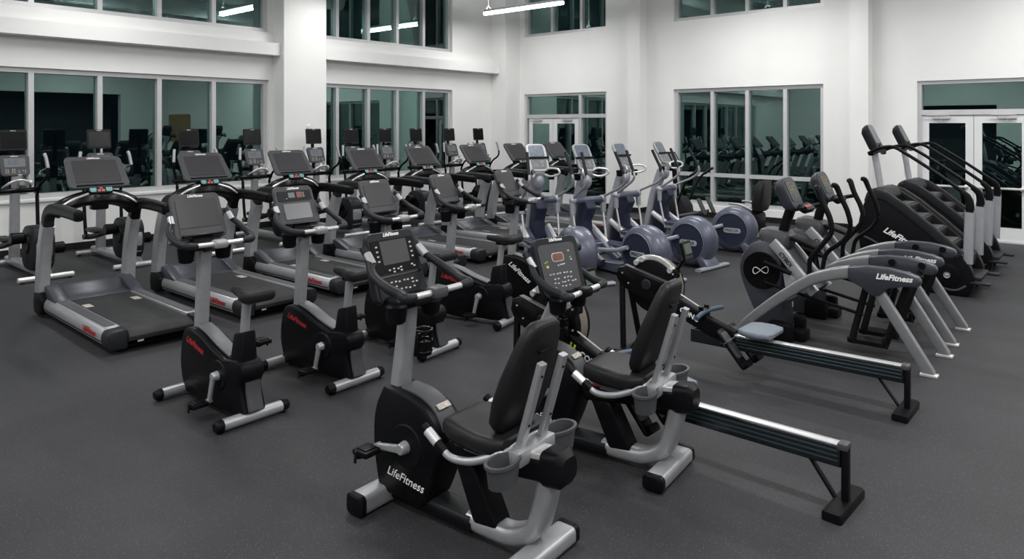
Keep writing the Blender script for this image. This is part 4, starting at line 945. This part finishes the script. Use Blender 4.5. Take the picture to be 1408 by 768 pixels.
    for z, y, w, d in ((0.84, 0.45, 0.24, 0.24), (0.92, 0.45, 0.26, 0.30), (0.965, 0.44, 0.24, 0.28), (0.985, 0.43, 0.20, 0.22)):
        rings.append([(x, y + yy, z + yy * 0.15) for x, yy in rrect(w, d, 0.06, 4)])
    b.loft(rings); hd = b.done('hood', 'grey_plastic', t)
    b = B(); b.sweep(catmull([(0.0, 0.30, 0.93), (0.0, 0.20, 0.90), (0.0, 0.08, 0.86)], 4), rrect(0.22, 0.03, 0.01, 3)); b.done('tray', 'black_plastic', hd)
    b = B(); b.sweep([(0, 0.40, 0.95), (0, 0.375, 1.05), (0, 0.33, 1.18)], rrect(0.10, 0.08, 0.03, 4), up=(0, 1, 0)); b.done('console_post', 'black_plastic', t)
    M = FM((0, 0.305, 1.325), (1, 0, 0), (0, 0.13, 0.30))
    c = console_shell(M, 0.27, 0.30, 0.32, 0.11, 'console', 'arc_slate', t, 0.08)
    p = panel(M, 0.20, 0.205, 0.03, 0.005, 'display_panel', 'grey_plastic', c, 0.0005, 0.22, 0.001, (0, 0.025))
    R = random.Random(9)
    keys(M @ Matrix.Translation((0, 0, 0.0055)), [(-0.07 + 0.02 * i, 0.09 - 0.02 * j) for i in range(8) for j in range(7) if R.random() < .35], (0.010, 0.006), 0.0015, 'keypad', 'key_yellow', c)
    keys(M @ Matrix.Translation((0, 0, 0.0055)), [(-0.06 + 0.02 * i, 0.105) for i in range(6)], (0.012, 0.007), 0.0015, 'status_keys', 'key_red', c)
    Mk = FM((0, 0.19, 1.205), (1, 0, 0), (0, 0.7, 0.5))
    b = B(Mk); b.loft([[(x, y, z) for x, y in rrect(0.26, 0.09, 0.04, 5)] for z in (-0.03, 0.02)], bev=0.008); kp = b.done('heart_rate_bar', 'black_plastic', t)
    keys(Mk @ Matrix.Translation((0, 0, 0.02)), [(-0.06, 0), (-0.02, 0), (0.02, 0), (0.06, 0)], (0.025, 0.03), 0.003, 'keypad', 'key_red', kp)
    b = B(); b.tube([(0.11, 0.20, 1.20), (0.20, 0.17, 1.21), (0.24, 0.12, 1.22)], 0.02, 10, 4); b.tube([(-0.11, 0.20, 1.20), (-0.20, 0.17, 1.21), (-0.24, 0.12, 1.22)], 0.02, 10, 4); b.done('grip_bars', 'black_plastic', kp)
    # base
    b = B(); b.box((0, 0.33, 0.05), (0.16, 0.30, 0.10), bev=0.02); bs = b.done('base', 'black_plastic', t)
    for s in (-1, 1):
        w = B(); w.box((s * 0.16, 0.36, 0.09), (0.10, 0.22, 0.18), bev=0.03); w.done('base_cover', 'black_plastic', bs)
    b = B(); b.box((0, 0.68, 0.02), (0.66, 0.08, 0.04), bev=0.008); b.done('front_foot', 'dark_silver', t)
    return t
ar0 = make_arc('arc trainer with curved silver arms closest to the rowing machines', (6.60, 2.0, 0), 0)
dup(ar0, (7.62, 2.02, 0), 0, 'arc trainer with curved silver arms standing between its twin and the stair climbers')

# ================================================================== stair climber (user faces +y)
def make_stair(label, loc, rot):
    t = thing('stair_climber', label, 'stair climber', loc, rot, 'stair climbers')
    # y origin = world 1.9; half width 0.40
    for s in (-1, 1):
        x0, x1 = s * 0.29, s * 0.41
        side = curve2([(0.60, 0.45), (0.62, 0.70), (0.575, 0.93), (0.50, 1.11)], 3) + [(0.45, 1.155), (0.30, 1.12)] + [(0.13, 1.01), (-0.15, 0.775), (-0.445, 0.50)] + curve2([(-0.53, 0.40), (-0.585, 0.28), (-0.595, 0.15), (-0.56, 0.03)], 3) + [(-0.50, 0.0), (0.50, 0.0), (0.58, 0.12)]
        b = B(); b.prism(side, x0, x1, 'x', bev=0.02); sp = b.done('side_panel', 'black_plastic', t)
        # raised stringer along the sloping top edge
        b = B(); b.sweep([(s * 0.395, 0.44, 1.125), (s * 0.395, 0.30, 1.085), (s * 0.395, 0.12, 0.965), (s * 0.395, -0.16, 0.735), (s * 0.395, -0.46, 0.46)], rrect(0.06, 0.115, 0.02, 3)); b.done('stringer', 'dark_plastic', sp)
        # recessed swoosh and wheel emblem
        b = B(); b.sweep(catmull([(s * 0.414, 0.58, 0.60), (s * 0.414, 0.42, 0.53), (s * 0.414, 0.20, 0.38), (s * 0.414, -0.05, 0.20), (s * 0.414, -0.28, 0.085), (s * 0.414, -0.42, 0.07), (s * 0.414, -0.52, 0.13)], 4), rrect(0.008, 0.022, 0.003, 2)); b.done('swoosh', 'grey_plastic', sp)
        b = B(); b.lathe((s * 0.405, -0.335, 0.23), (s, 0, 0), [(0, 0.13), (0.012, 0.13), (0.015, 0.12), (0.015, 0.05), (0.022, 0.045), (0.024, 0.01)], 30); b.done('drive_cover', 'black_plastic', sp)
        b = B(); b.lathe((s * 0.428, -0.335, 0.23), (s, 0, 0), [(0, 0.036), (0.006, 0.034), (0.006, 0.026), (0.002, 0.02), (0.008, 0.010), (0.008, 0.001)], 20); b.done('emblem', 'silver', sp)
        Mx = FM((s * 0.4125, 0.15, 0.625), (0, s, -0.62 * -1 * s), (0, 0.62, 1) if s < 0 else (0, -0.62, 1)) if False else FM((s * 0.4135, 0.14, 0.60), (0, -1, -0.50) if s < 0 else (0, 1, 0.50), (0, -0.5, 1))
        text('logo', 'LifeFitness', 0.098, 'logo_white', Mx, sp, 0.3, 0.003)
        # handrail: slopes from the console down to the rear post
        P = [(s * 0.27, 0.53, 1.60), (s * 0.32, 0.40, 1.665), (s * 0.345, 0.24, 1.685), (s * 0.355, 0.10, 1.61)]
        P2 = [(s * 0.36, -0.15, 1.44), (s * 0.37, -0.44, 1.225)]
        P3 = [(s * 0.375, -0.53, 1.15), (s * 0.377, -0.562, 1.06), (s * 0.378, -0.56, 0.985)]
        b = B(); b.tube(P + P2 + P3[:1], [0.022, 0.022, 0.021, 0.02, 0.02, 0.022, 0.026], 12, 5); hr = b.done('handrail', 'black_plastic', t)
        b = B(); b.sweep(catmull([(s * 0.372, -0.47, 1.195), (s * 0.375, -0.535, 1.13), (s * 0.378, -0.555, 1.04), (s * 0.378, -0.552, 0.965)], 4), lambda k: rrect(0.06, 0.06 + 0.035 * k, 0.02, 3), up=(0, 1, 0)); b.done('elbow', 'black_plastic', hr)
        b = B(); b.sweep([(s * 0.378, -0.552, 0.985), (s * 0.378, -0.535, 0.38)], rrect(0.055, 0.098, 0.018, 3), up=(0, 1, 0)); b.done('rear_post', 'lavender_grey', t)
        # levelling step at the rear
        b = B(); b.box((s * 0.36, -0.655, 0.17), (0.13, 0.19, 0.03), bev=0.008); b.done('entry_step', 'dark_plastic', t)
    # body between the side panels
    b = B(); b.prism([(0.58, 0.02), (0.60, 0.55), (0.54, 0.95), (0.44, 1.10), (0.30, 1.04), (-0.48, 0.36), (-0.52, 0.02)], -0.295, 0.295, 'x'); b.done('body', 'gloss_black', t)
    b = B(); b.prism([(0.575, 1.0), (0.53, 1.135), (0.45, 1.185), (0.33, 1.16), (0.27, 1.07), (0.35, 0.95)], -0.36, 0.36, 'x', bev=0.03); b.done('top_hood', 'dark_plastic', t)
    # steps
    n = 5
    for i in range(n):
        y, z = 0.20 - 0.155 * i, 0.985 - 0.135 * i
        b = B(); b.prism([(y + 0.12, z - 0.02), (y + 0.12, z), (y - 0.10, z), (y - 0.115, z - 0.015), (y - 0.10, z - 0.15), (y - 0.07, z - 0.16)], -0.285, 0.285, 'x', bev=0.006); st = b.done('step', 'dark_plastic', t)
        b = B(); b.box((0, y, z + 0.003), (0.54, 0.17, 0.008), bev=0.003); b.done('tread_mat', 'strip_grip', st)
    b = B(); b.box((0, -0.55, 0.20), (0.60, 0.20, 0.05), bev=0.012); b.done('entry_platform', 'dark_plastic', t)
    for s in (-1, 1):
        for y in (-0.5, 0.48):
            b = B(); b.cyl((s * 0.34, y, 0.0), (s * 0.34, y, 0.04), 0.04, seg=14); b.done('foot', 'rubber', t)
    # console mast
    b = B(); b.sweep([(0, 0.455, 1.13), (0, 0.495, 1.40), (0, 0.535, 1.62)], rrect(0.10, 0.065, 0.02, 3), up=(0, 1, 0)); b.done('console_post', 'lavender_grey', t)
    b = B(); b.sweep(catmull([(-0.30, 0.50, 1.595), (-0.15, 0.47, 1.625), (0, 0.46, 1.635), (0.15, 0.47, 1.625), (0.30, 0.50, 1.595)], 4), rrect(0.07, 0.05, 0.02, 3)); b.done('crossbar', 'black_plastic', t)
    M = FM((0, 0.515, 1.79), (1, 0, 0), (0, 0.17, 0.36))
    c = console_shell(M, 0.29, 0.28, 0.37, 0.11, 'console', 'dark_plastic', t, 0.07)
    panel(M, 0.22, 0.25, 0.02, 0.004, 'screen', 'screen_grey', c, 0.0005, None, 0.001, (0, 0.05))
    b = B(M); b.loft([[(x, y - 0.135, z) for x, y in rrect(0.14, 0.075, 0.035, 5)] for z in (0.0, 0.014)]); kp = b.done('key_pod', 'black_plastic', c)
    keys(M @ Matrix.Translation((0, -0.135, 0.014)), [(-0.04, 0), (0, 0), (0.04, 0), (0, 0.02), (0, -0.02)], (0.02, 0.012), 0.003, 'keypad', 'grey_plastic', kp)
    return t
mat('lavender_grey', (0.36, 0.37, 0.40), 0.38, 0.4, noise=0.05, nscale=10)
sc0 = make_stair('black stair climber nearer the curved-arm trainers, its white lettering partly covered', (9.86, 1.90, 0), 0)
dup(sc0, (11.52, 1.92, 0), 0, 'black stair climber standing closest to the glass double doors on the right')
mat('ramp_silver', (0.60, 0.60, 0.62), 0.35, 0.2, noise=0.04, nscale=12)
# ================================================================== blue rear-drum elliptical (user faces +y)
def make_blue(label, loc, rot):
    t = thing('blue_elliptical', label, 'elliptical trainer', loc, rot, 'blue elliptical trainers')
    # y origin = world 5.2; drum centre y=-0.65
    cy, cz = -0.65, 0.352
    b = B(); b.lathe((-0.16, cy, cz), (1, 0, 0), [(0.0, 0.02), (0, 0.265), (0.008, 0.278), (0.03, 0.312), (0.07, 0.335), (0.16, 0.345), (0.25, 0.335), (0.29, 0.312), (0.312, 0.278), (0.32, 0.265), (0.32, 0.02)], 48)
    drum = b.done('flywheel_drum', 'navy', t, ang=50)
    for s in (-1, 1):
        b = B(); b.lathe((s * 0.158, cy, cz), (s, 0, 0), [(0.0, 0.255), (0.008, 0.252), (0.010, 0.235), (0.004, 0.23), (0.006, 0.02)], 44); fc = b.done('drum_face', 'navy_dark', drum)
        b = B(); b.loft([[(s * 0.162 + s * z, cy - 0.02 + y, cz - 0.01 + q) for y, q in rrect(0.27, 0.075, 0.036, 6)] for z in (0, 0.010)]); bd = b.done('badge', 'bright_metal', fc)
        text('logo', 'PRECOR', 0.055, 'navy_dark', FM((s * 0.1735, cy - 0.02, cz - 0.011), (0, s, 0), (0, 0, 1)), bd, 0.0, 0.001)
        b = B(); b.torus((s * 0.16, cy, cz), (1, 0, 0), 0.252, 0.004, 40); b.done('face_ring', 'lavender', fc)
    # rear pedestal and foot bar
    b = B(); b.prism([(cy - 0.12, 0.16), (cy - 0.22, 0.18), (cy - 0.335, 0.03), (cy - 0.20, 0.02)], -0.16, 0.16, 'x', bev=0.02); b.done('pedestal', 'navy', t)
    b = B(); b.sweep([(-0.36, cy - 0.30, 0.025), (0.36, cy - 0.30, 0.025)], rrect(0.095, 0.042, 0.018, 4)); fb = b.done('foot_bar', 'lavender', t)
    for s in (-1, 1):
        q = B(); q.cyl((s * 0.33, cy - 0.30, 0.0), (s * 0.33, cy - 0.30, 0.02), 0.03, seg=12); q.done('foot', 'rubber', fb)
    # base frame to the front
    b = B(); b.prism([(cy + 0.1, 0.03), (cy + 0.2, 0.20), (-0.25, 0.16), (0.20, 0.13), (0.86, 0.16), (0.92, 0.03)], -0.11, 0.11, 'x', bev=0.02); b.done('base_frame', 'navy', t)
    b = B(); b.sweep([(-0.27, 0.84, 0.03), (0.27, 0.84, 0.03)], rrect(0.08, 0.045, 0.018, 4)); b.done('front_foot', 'lavender', t)
    # column: two lavender struts with navy shroud, leaning to the user
    b = B(); P = catmull([(0, 0.88, 0.10), (0, 0.82, 0.42), (0, 0.73, 0.80), (0, 0.64, 1.06), (0, 0.58, 1.20)], 4)
    b.sweep(P, lambda k: rrect(0.155 + 0.02 * k, 0.10 + 0.05 * k, 0.045, 4), up=(0, 1, 0)); b.done('column', 'lavender', t)
    b = B(); b.ball((0, 0.56, 1.17), (0.095, 0.10, 0.12), 18); b.done('column_cap', 'lavender', t)
    b = B(); b.prism([(0.76, 0.14), (0.70, 0.55), (0.60, 0.90), (0.46, 0.92), (0.40, 0.80), (0.50, 0.62), (0.48, 0.42), (0.56, 0.14)], -0.085, 0.085, 'x', bev=0.02); b.done('shroud', 'navy_dark', t)
    # pivot shaft with arm sockets
    b = B(); b.cyl((-0.27, 0.50, 0.91), (0.27, 0.50, 0.91), 0.05, 0.05, 18, bev=0.012); b.done('pivot_shaft', 'navy', t)
    for s in (-1, 1):
        x = s * 0.26
        b = B(); b.ball((x, 0.50, 0.915), (0.055, 0.058, 0.058), 14); b.sweep([(x + s * .01, 0.50, 0.90), (x + s * .012, 0.49, 0.73)], lambda k: rrect(0.075, 0.075 - 0.015 * k, 0.03, 4), up=(0, 1, 0)); ps = b.done('arm_socket', 'lavender', t)
        b = B(); b.cyl((x + s * 0.01, 0.49, 0.74), (x, 0.40, 0.30), 0.016, seg=10); b.done('lower_rod', 'bright_metal', ps)
        ph = 0.0 if s < 0 else 0.06
        P = [(x, 0.50, 0.93), (x + s * 0.02, 0.42, 0.98), (x + s * 0.045, 0.26 - ph, 1.08), (x + s * 0.05, 0.15 - ph, 1.17), (x + s * 0.045, 0.14 - ph, 1.26), (x + s * 0.03, 0.22 - ph, 1.42)]
        b = B(); b.tube(P, 0.018, 10, 5); mh = b.done('moving_handle', 'silver', t)
        b = B(); b.tube([(x + s * 0.043, 0.15 - ph, 1.28), (x + s * 0.03, 0.22 - ph, 1.42), (x + s * 0.012, 0.30 - ph, 1.58)], 0.022, 12, 3); b.done('grip', 'dark_plastic', mh)
        # ramp and foot pedal beam
        b = B(); b.sweep([(s * 0.13, 0.64, 0.47), (s * 0.15, 0.20, 0.22), (s * 0.15, 0.02, 0.13)], rrect(0.085, 0.10, 0.025, 4)); rp = b.done('ramp', 'navy', t)
        b = B(); b.sweep([(s * 0.20, 0.66, 0.52), (s * 0.205, 0.20, 0.235), (s * 0.205, 0.06, 0.155)], oval(0.036, 0.044, 12)); b.done('ramp_tube', 'ramp_silver', rp)
        dz = 0.06 if s < 0 else -0.02
        b = B(); b.sweep(catmull([(s * 0.25, 0.40, 0.30 + dz * .3), (s * 0.25, 0.05, 0.26 + dz), (s * 0.25, -0.35, 0.30 + dz), (s * 0.225, -0.55, 0.36 + dz)], 4), rrect(0.06, 0.055, 0.02, 3)); ab = b.done('pedal_arm', 'lavender', t)
        b = B(); k = []
        for y, w, h in ((0.40, 0.11, 0.02), (0.37, 0.15, 0.05), (0.10, 0.165, 0.05), (-0.02, 0.15, 0.045), (-0.05, 0.10, 0.02)):
            k.append([(s * 0.25 + xx, y, 0.335 + dz + z - 0.04 * (0.4 - y) * 0) for xx, z in rrect(w, h, h * 0.4, 3)])
        b.loft(k); pd = b.done('pedal', 'navy', ab)
        b = B(); b.box((s * 0.25, 0.17, 0.362 + dz), (0.13, 0.36, 0.012), bev=0.004); b.done('foot_pad', 'navy_dark', pd)
    # console with silver rim, fixed hand grips and cup holders
    M = FM((0, 0.575, 1.50), (1, 0, 0), (0, 0.20, 0.36))
    c = console_shell(M, 0.30, 0.30, 0.43, 0.06, 'console', 'silver', t, 0.075)
    panel(M, 0.225, 0.185, 0.03, 0.005, 'screen', 'screen_blue', c, 0.0005, None, 0.001, (0, 0.098))
    panel(M, 0.225, 0.15, 0.04, 0.005, 'key_panel', 'screen_grey', c, 0.0005, 0.235, 0.001, (0, -0.105))
    panel(M, 0.325, 0.022, 0.009, 0.03, 'reading_ledge', 'black_plastic', c, 0, None, 0.004, (0, -0.012))
    R = random.Random(11)
    keys(M @ Matrix.Translation((0, 0, 0.005)), [(-0.08 + 0.023 * i, -0.06 - 0.024 * j) for i in range(8) for j in range(4) if R.random() < .5], (0.013, 0.009), 0.002, 'keypad', 'key_white', c)
    b = B(); b.box((0, 0.535, 1.285), (0.16, 0.11, 0.09), bev=0.025); nk = b.done('console_neck', 'silver', t)
    for s in (-1, 1):
        P = [(s * 0.06, 0.52, 1.27), (s * 0.14, 0.42, 1.24), (s * 0.22, 0.33, 1.28), (s * 0.21, 0.35, 1.34), (s * 0.14, 0.45, 1.35), (s * 0.09, 0.50, 1.32)]
        b = B(); b.tube(P, 0.016, 10, 5); b.done('fixed_grip', 'bright_metal', nk)
        b = B(); b.lathe((s * 0.18, 0.50, 1.19), (0, 0, 1), [(0, 0.01), (0, 0.04), (0.09, 0.052), (0.09, 0.046), (0.012, 0.034), (0.012, 0.01)], 18); b.done('cup_holder', 'gloss_black', nk)
    return t
bl0 = make_blue('leftmost of the four blue ellipticals, standing behind the recumbent console with the red readout', (7.52, 5.75, 0), -28)
dup(bl0, (8.05, 5.2, 0), -16, 'second blue elliptical from the left, its drum behind a rowing machine flywheel')
dup(bl0, (9.19, 5.2, 0), -6, 'third blue elliptical from the left, showing its silver badge and rear foot bar')
dup(bl0, (10.58, 5.25, 0), 2, 'rightmost of the four blue ellipticals, beside the black recumbent seat')

# ================================================================== black elliptical with a small television (user faces +y)
def make_wall_elliptical(label, loc, rot, tv=True, name='cross_trainer'):
    t = thing(name, label, 'elliptical trainer', loc, rot, 'ellipticals with televisions along the windows')
    # y origin = world 11.0
    for y, L in ((-0.74, 0.62), (0.82, 0.52)):
        b = B(); b.cyl((-L / 2, y, 0.045), (L / 2, y, 0.045), 0.035, seg=16, bev=0.008); fb = b.done('foot_bar', 'bright_metal', t)
        for s in (-1, 1):
            q = B(); q.cyl((s * L * 0.42, y, 0.0), (s * L * 0.42, y, 0.03), 0.025, seg=10); q.done('foot', 'rubber', fb)
    b = B(); b.sweep([(0, -0.74, 0.085), (0, 0.25, 0.085), (0, 0.82, 0.085)], rrect(0.13, 0.10, 0.03, 4)); b.done('base_beam', 'silver', t)
    # rear drum housing
    out = [(y - 0.42, z + 0.385) for y, z in rrect(0.50, 0.56, 0.16, 6)]
    b = B(); b.loft([[(x, (p[0] + 0.42) * k - 0.42, (p[1] - 0.385) * k + 0.385) for p in out] for x, k in ((-0.125, 0.88), (-0.11, 0.97), (-0.08, 1.0), (0.08, 1.0), (0.11, 0.97), (0.125, 0.88))])
    dr = b.done('drive_housing', 'dark_plastic', t)
    b = B(); b.prism([(-0.66, 0.20), (-0.685, 0.42), (-0.64, 0.58), (-0.60, 0.58), (-0.62, 0.40), (-0.61, 0.2)], -0.09, 0.09, 'x', bev=0.012); b.done('housing_stripe', 'silver', dr)
    for s in (-1, 1):
        b = B(); b.cyl((s * 0.10, -0.42, 0.44), (s * 0.145, -0.42, 0.44), 0.13, 0.12, 28, bev=0.01); b.done('crank_disc', 'black_plastic', dr)
        dz = 0.10 if s < 0 else -0.07
        b = B(); b.cyl((s * 0.15, -0.40, 0.42 + dz), (s * 0.30, -0.40, 0.42 + dz), 0.07, 0.075, 18, bev=0.012); b.done('crank_roller', 'black_plastic', t)
        b = B(); b.sweep(catmull([(s * 0.22, -0.42, 0.42 + dz), (s * 0.22, 0.0, 0.34 + dz * .7), (s * 0.22, 0.34, 0.31 + dz * .3), (s * 0.235, 0.46, 0.33)], 4), rrect(0.07, 0.075, 0.02, 3)); pa = b.done('pedal_arm', 'black_plastic', t)
        b = B(); k = []
        for y, w, h in ((0.36, 0.11, 0.02), (0.33, 0.15, 0.06), (0.10, 0.16, 0.05), (-0.02, 0.14, 0.04), (-0.04, 0.10, 0.02)):
            k.append([(s * 0.22 + x, y, 0.39 + dz * .6 + z) for x, z in rrect(w, h, h * 0.4, 3)])
        b.loft(k); b.done('pedal', 'dark_plastic', pa)
        P = [(s * 0.245, 0.46, 0.30), (s * 0.25, 0.50, 0.62), (s * 0.25, 0.53, 0.98)]
        b = B(); b.tube(P, 0.024, 10, 3); rod = b.done('swing_arm', 'black_plastic', t)
        b = B(); b.cyl((s * 0.245 - 0.04, 0.46, 0.33), (s * 0.245 + 0.04, 0.46, 0.33), 0.04, seg=14); b.done('joint', 'grey_plastic', rod)
        ph = 0.10 * s
        P = [(s * 0.25, 0.53, 0.98), (s * 0.27, 0.50 - ph * .5, 1.12), (s * 0.30, 0.42 - ph, 1.22), (s * 0.32, 0.40 - ph, 1.33), (s * 0.30, 0.43 - ph, 1.50)]
        b = B(); b.tube(P, 0.02, 10, 5); mh = b.done('moving_handle', 'black_plastic', t)
        b = B(); b.tube([(s * 0.317, 0.402 - ph, 1.36), (s * 0.30, 0.43 - ph, 1.50), (s * 0.285, 0.45 - ph, 1.56)], 0.024, 10, 3); b.done('grip', 'silver', mh)
    b = B(); b.sweep(catmull([(0, 0.60, 0.10), (0, 0.60, 0.55), (0, 0.585, 0.95), (0, 0.57, 1.25)], 3), lambda k: rrect(0.13 - 0.03 * k, 0.10, 0.03, 4), up=(0, 1, 0)); b.done('column', 'silver', t)
    b = B(); b.box((0, 0.56, 1.05), (0.62, 0.09, 0.07), bev=0.02); b.done('crossbar', 'gloss_black', t)
    P = [(-0.16, 0.50, 1.10), (-0.13, 0.40, 1.15), (-0.05, 0.36, 1.20), (0.05, 0.36, 1.20), (0.13, 0.40, 1.15), (0.16, 0.50, 1.10)]
    b = B(); b.tube(P, 0.018, 10, 5); b.done('fixed_grip', 'bright_metal', t)
    b = B(); b.sweep([(0, 0.37, 1.20), (0, 0.34, 1.28)], rrect(0.045, 0.03, 0.01, 3), up=(0, 1, 0)); b.box((0.10, 0.46, 1.16), (0.16, 0.11, 0.09), bev=0.03); b.done('sensor_hub', 'bright_metal', t)
    M = FM((0, 0.575, 1.40), (1, 0, 0), (0, 0.11, 0.29))
    c = console_shell(M, 0.34, 0.36, 0.30, 0.08, 'console', 'grey_plastic', t, 0.045)
    panel(M, 0.25, 0.13, 0.01, 0.004, 'screen', 'screen_grey', c, 0.0005, None, 0.001, (0, 0.035))
    d = panel(M, 0.11, 0.07, 0.006, 0.003, 'readout', 'screen_blue', c, 0.004, None, 0.001, (-0.02, 0.05))
    R = random.Random(4)
    keys(M @ Matrix.Translation((0, 0, 0.003)), [(-0.11 + 0.025 * i, -0.06 - 0.024 * j) for i in range(10) for j in range(3) if R.random() < .55], (0.015, 0.009), 0.002, 'keypad', 'key_white', c)
    text('logo', 'LifeFitness', 0.022, 'logo_white', M @ Matrix.Translation((0, 0.128, 0.002)), c, 0.25, 0.0006)
    b = B(); b.box((0, 0.60, 1.17), (0.14, 0.10, 0.22), bev=0.025); b.done('console_neck', 'black_plastic', t)
    if tv:
        b = B(); b.sweep([(0, 0.69, 1.35), (0, 0.71, 1.60), (0, 0.715, 1.80)], rrect(0.06, 0.03, 0.008, 3), up=(0, 1, 0)); b.done('screen_mast', 'black_plastic', t)
        M = FM((0, 0.66, 1.745), (1, 0, 0), (0, 0.03, 0.3))
        v = console_shell(M, 0.335, 0.335, 0.285, 0.05, 'television', 'dark_plastic', t, 0.022)
        panel(M, 0.29, 0.225, 0.006, 0.003, 'screen', 'gloss_black', v, 0.0005, None, 0.001, (0, -0.004))
        text('logo', 'LifeFitness', 0.016, 'logo_white', M @ Matrix.Translation((0, 0.128, 0.002)), v, 0.25, 0.0004)
    return t
WE_LAB = ['black elliptical with a television at the left edge of the photo',
          'second television elliptical from the left, behind the leftmost treadmill',
          'third television elliptical from the left, behind the second treadmill console',
          'fourth television elliptical from the left, just left of the wide column',
          'fifth television elliptical from the left, in front of the wide white column',
          'sixth television elliptical from the left, at the start of the narrow far window',
          'seventh television elliptical from the left, in front of the narrow far window',
          'eighth television elliptical from the left, behind the fifth treadmill console',
          'second television elliptical from the room corner, at the right edge of the narrow far window',
          'television elliptical nearest the room corner, against the plain white wall']
we0 = make_wall_elliptical(WE_LAB[0], (2.94, 11.0, 0), 0)
for x, y, lab in zip((4.03, 5.38, 6.50, 7.72, 8.62, 9.46, 10.32, 11.32, 12.28), (11.0, 11.0, 11.0, 10.95, 11.0, 11.0, 11.0, 11.0, 11.0), WE_LAB[1:]):
    dup(we0, (x, y, 0), 0, lab)

# ================================================================== recumbent stepper by the back window (user faces +y)
def make_stepper(label, loc, rot):
    t = thing('recumbent_stepper', label, 'seated stepper', loc, rot)
    b = B(); b.sweep([(0, -0.75, 0.10), (0, 1.05, 0.10)], rrect(0.20, 0.12, 0.03, 4)); b.done('base_beam', 'dark_silver', t)
    for y, L in ((-0.75, 0.66), (1.0, 0.62)):
        b = B(); b.sweep([(-L / 2, y, 0.035), (L / 2, y, 0.035)], rrect(0.10, 0.07, 0.025, 4)); b.done('foot_bar', 'silver', t)
    b = B(); b.box((0, -0.58, 0.25), (0.48, 0.40, 0.36), bev=0.07); b.done('seat_pedestal', 'black_plastic', t)
    b = B(); k = []
    for y, w, h in ((-0.20, 0.28, 0.04), (-0.24, 0.40, 0.09), (-0.45, 0.46, 0.10), (-0.68, 0.44, 0.10), (-0.72, 0.36, 0.05)):
        k.append([(x, y, 0.42 + z) for x, z in rrect(w, h, h * .4, 4)])
    b.loft(k); b.done('seat', 'vinyl', t)
    b = B(); k = []
    for s, w, d in ((0.0, 0.38, 0.08), (0.03, 0.46, 0.16), (0.16, 0.50, 0.20), (0.36, 0.47, 0.17), (0.49, 0.42, 0.14), (0.54, 0.35, 0.09), (0.55, 0.25, 0.03)):
        k.append([(x, -0.74 - s * 0.16 + y, 0.44 + s) for x, y in rrect(w, d, d * .42, 4)])
    b.loft(k); b.done('backrest', 'vinyl', t)
    for s in (-1, 1):
        b = B(); b.tube([(s * 0.25, -0.70, 0.48), (s * 0.28, -0.50, 0.56), (s * 0.28, -0.30, 0.57)], 0.022, 10, 4); b.done('armrest', 'silver', t)
        b = B(); b.sweep([(s * 0.16, 0.72, 0.26), (s * 0.17, 0.30, 0.36)], rrect(0.06, 0.05, 0.015, 3)); pa = b.done('pedal_arm', 'dark_silver', t)
        M = FM((s * 0.18, 0.28, 0.46), (1, 0, 0), (0, 0.45, 0.9)); b = B(M); b.loft([[(x, y, z) for x, y in rrect(0.13, 0.32, 0.04, 4)] for z in (0, 0.03)], bev=0.006); b.done('pedal', 'grey_plastic', pa)
        b = B(); b.tube([(s * 0.22, 0.78, 0.38), (s * 0.25, 0.60, 0.80), (s * 0.26, 0.48, 1.0), (s * 0.25, 0.30, 1.13)], 0.02, 10, 4); ha = b.done('arm_lever', 'black_plastic', t)
        b = B(); b.tube([(s * 0.258, 0.42, 1.04), (s * 0.25, 0.30, 1.13), (s * 0.25, 0.25, 1.15)], 0.026, 10, 3); b.done('grip', 'dark_plastic', ha)
    b = B(); b.prism([(0.55, 0.12), (0.60, 0.45), (0.72, 0.62), (0.88, 0.60), (1.02, 0.40), (1.04, 0.12)], -0.16, 0.16, 'x', bev=0.04); b.done('drive_housing', 'dark_plastic', t)
    b = B(); b.sweep([(0, 0.84, 0.58), (0, 0.90, 0.9), (0, 0.92, 1.15)], rrect(0.09, 0.07, 0.02, 3), up=(0, 1, 0)); b.done('console_post', 'black_plastic', t)
    M = FM((0, 0.90, 1.30), (1, 0, 0), (0, 0.17, 0.32))
    c = console_shell(M, 0.32, 0.30, 0.34, 0.07, 'console', 'black_plastic', t, 0.05)
    panel(M, 0.22, 0.16, 0.012, 0.004, 'screen', 'screen_grey', c, 0.0005, None, 0.001, (0, 0.05))
    return t
make_stepper('black seated stepper with padded backrest, in front of the wide back window', (12.30, 5.62, 0), 0)
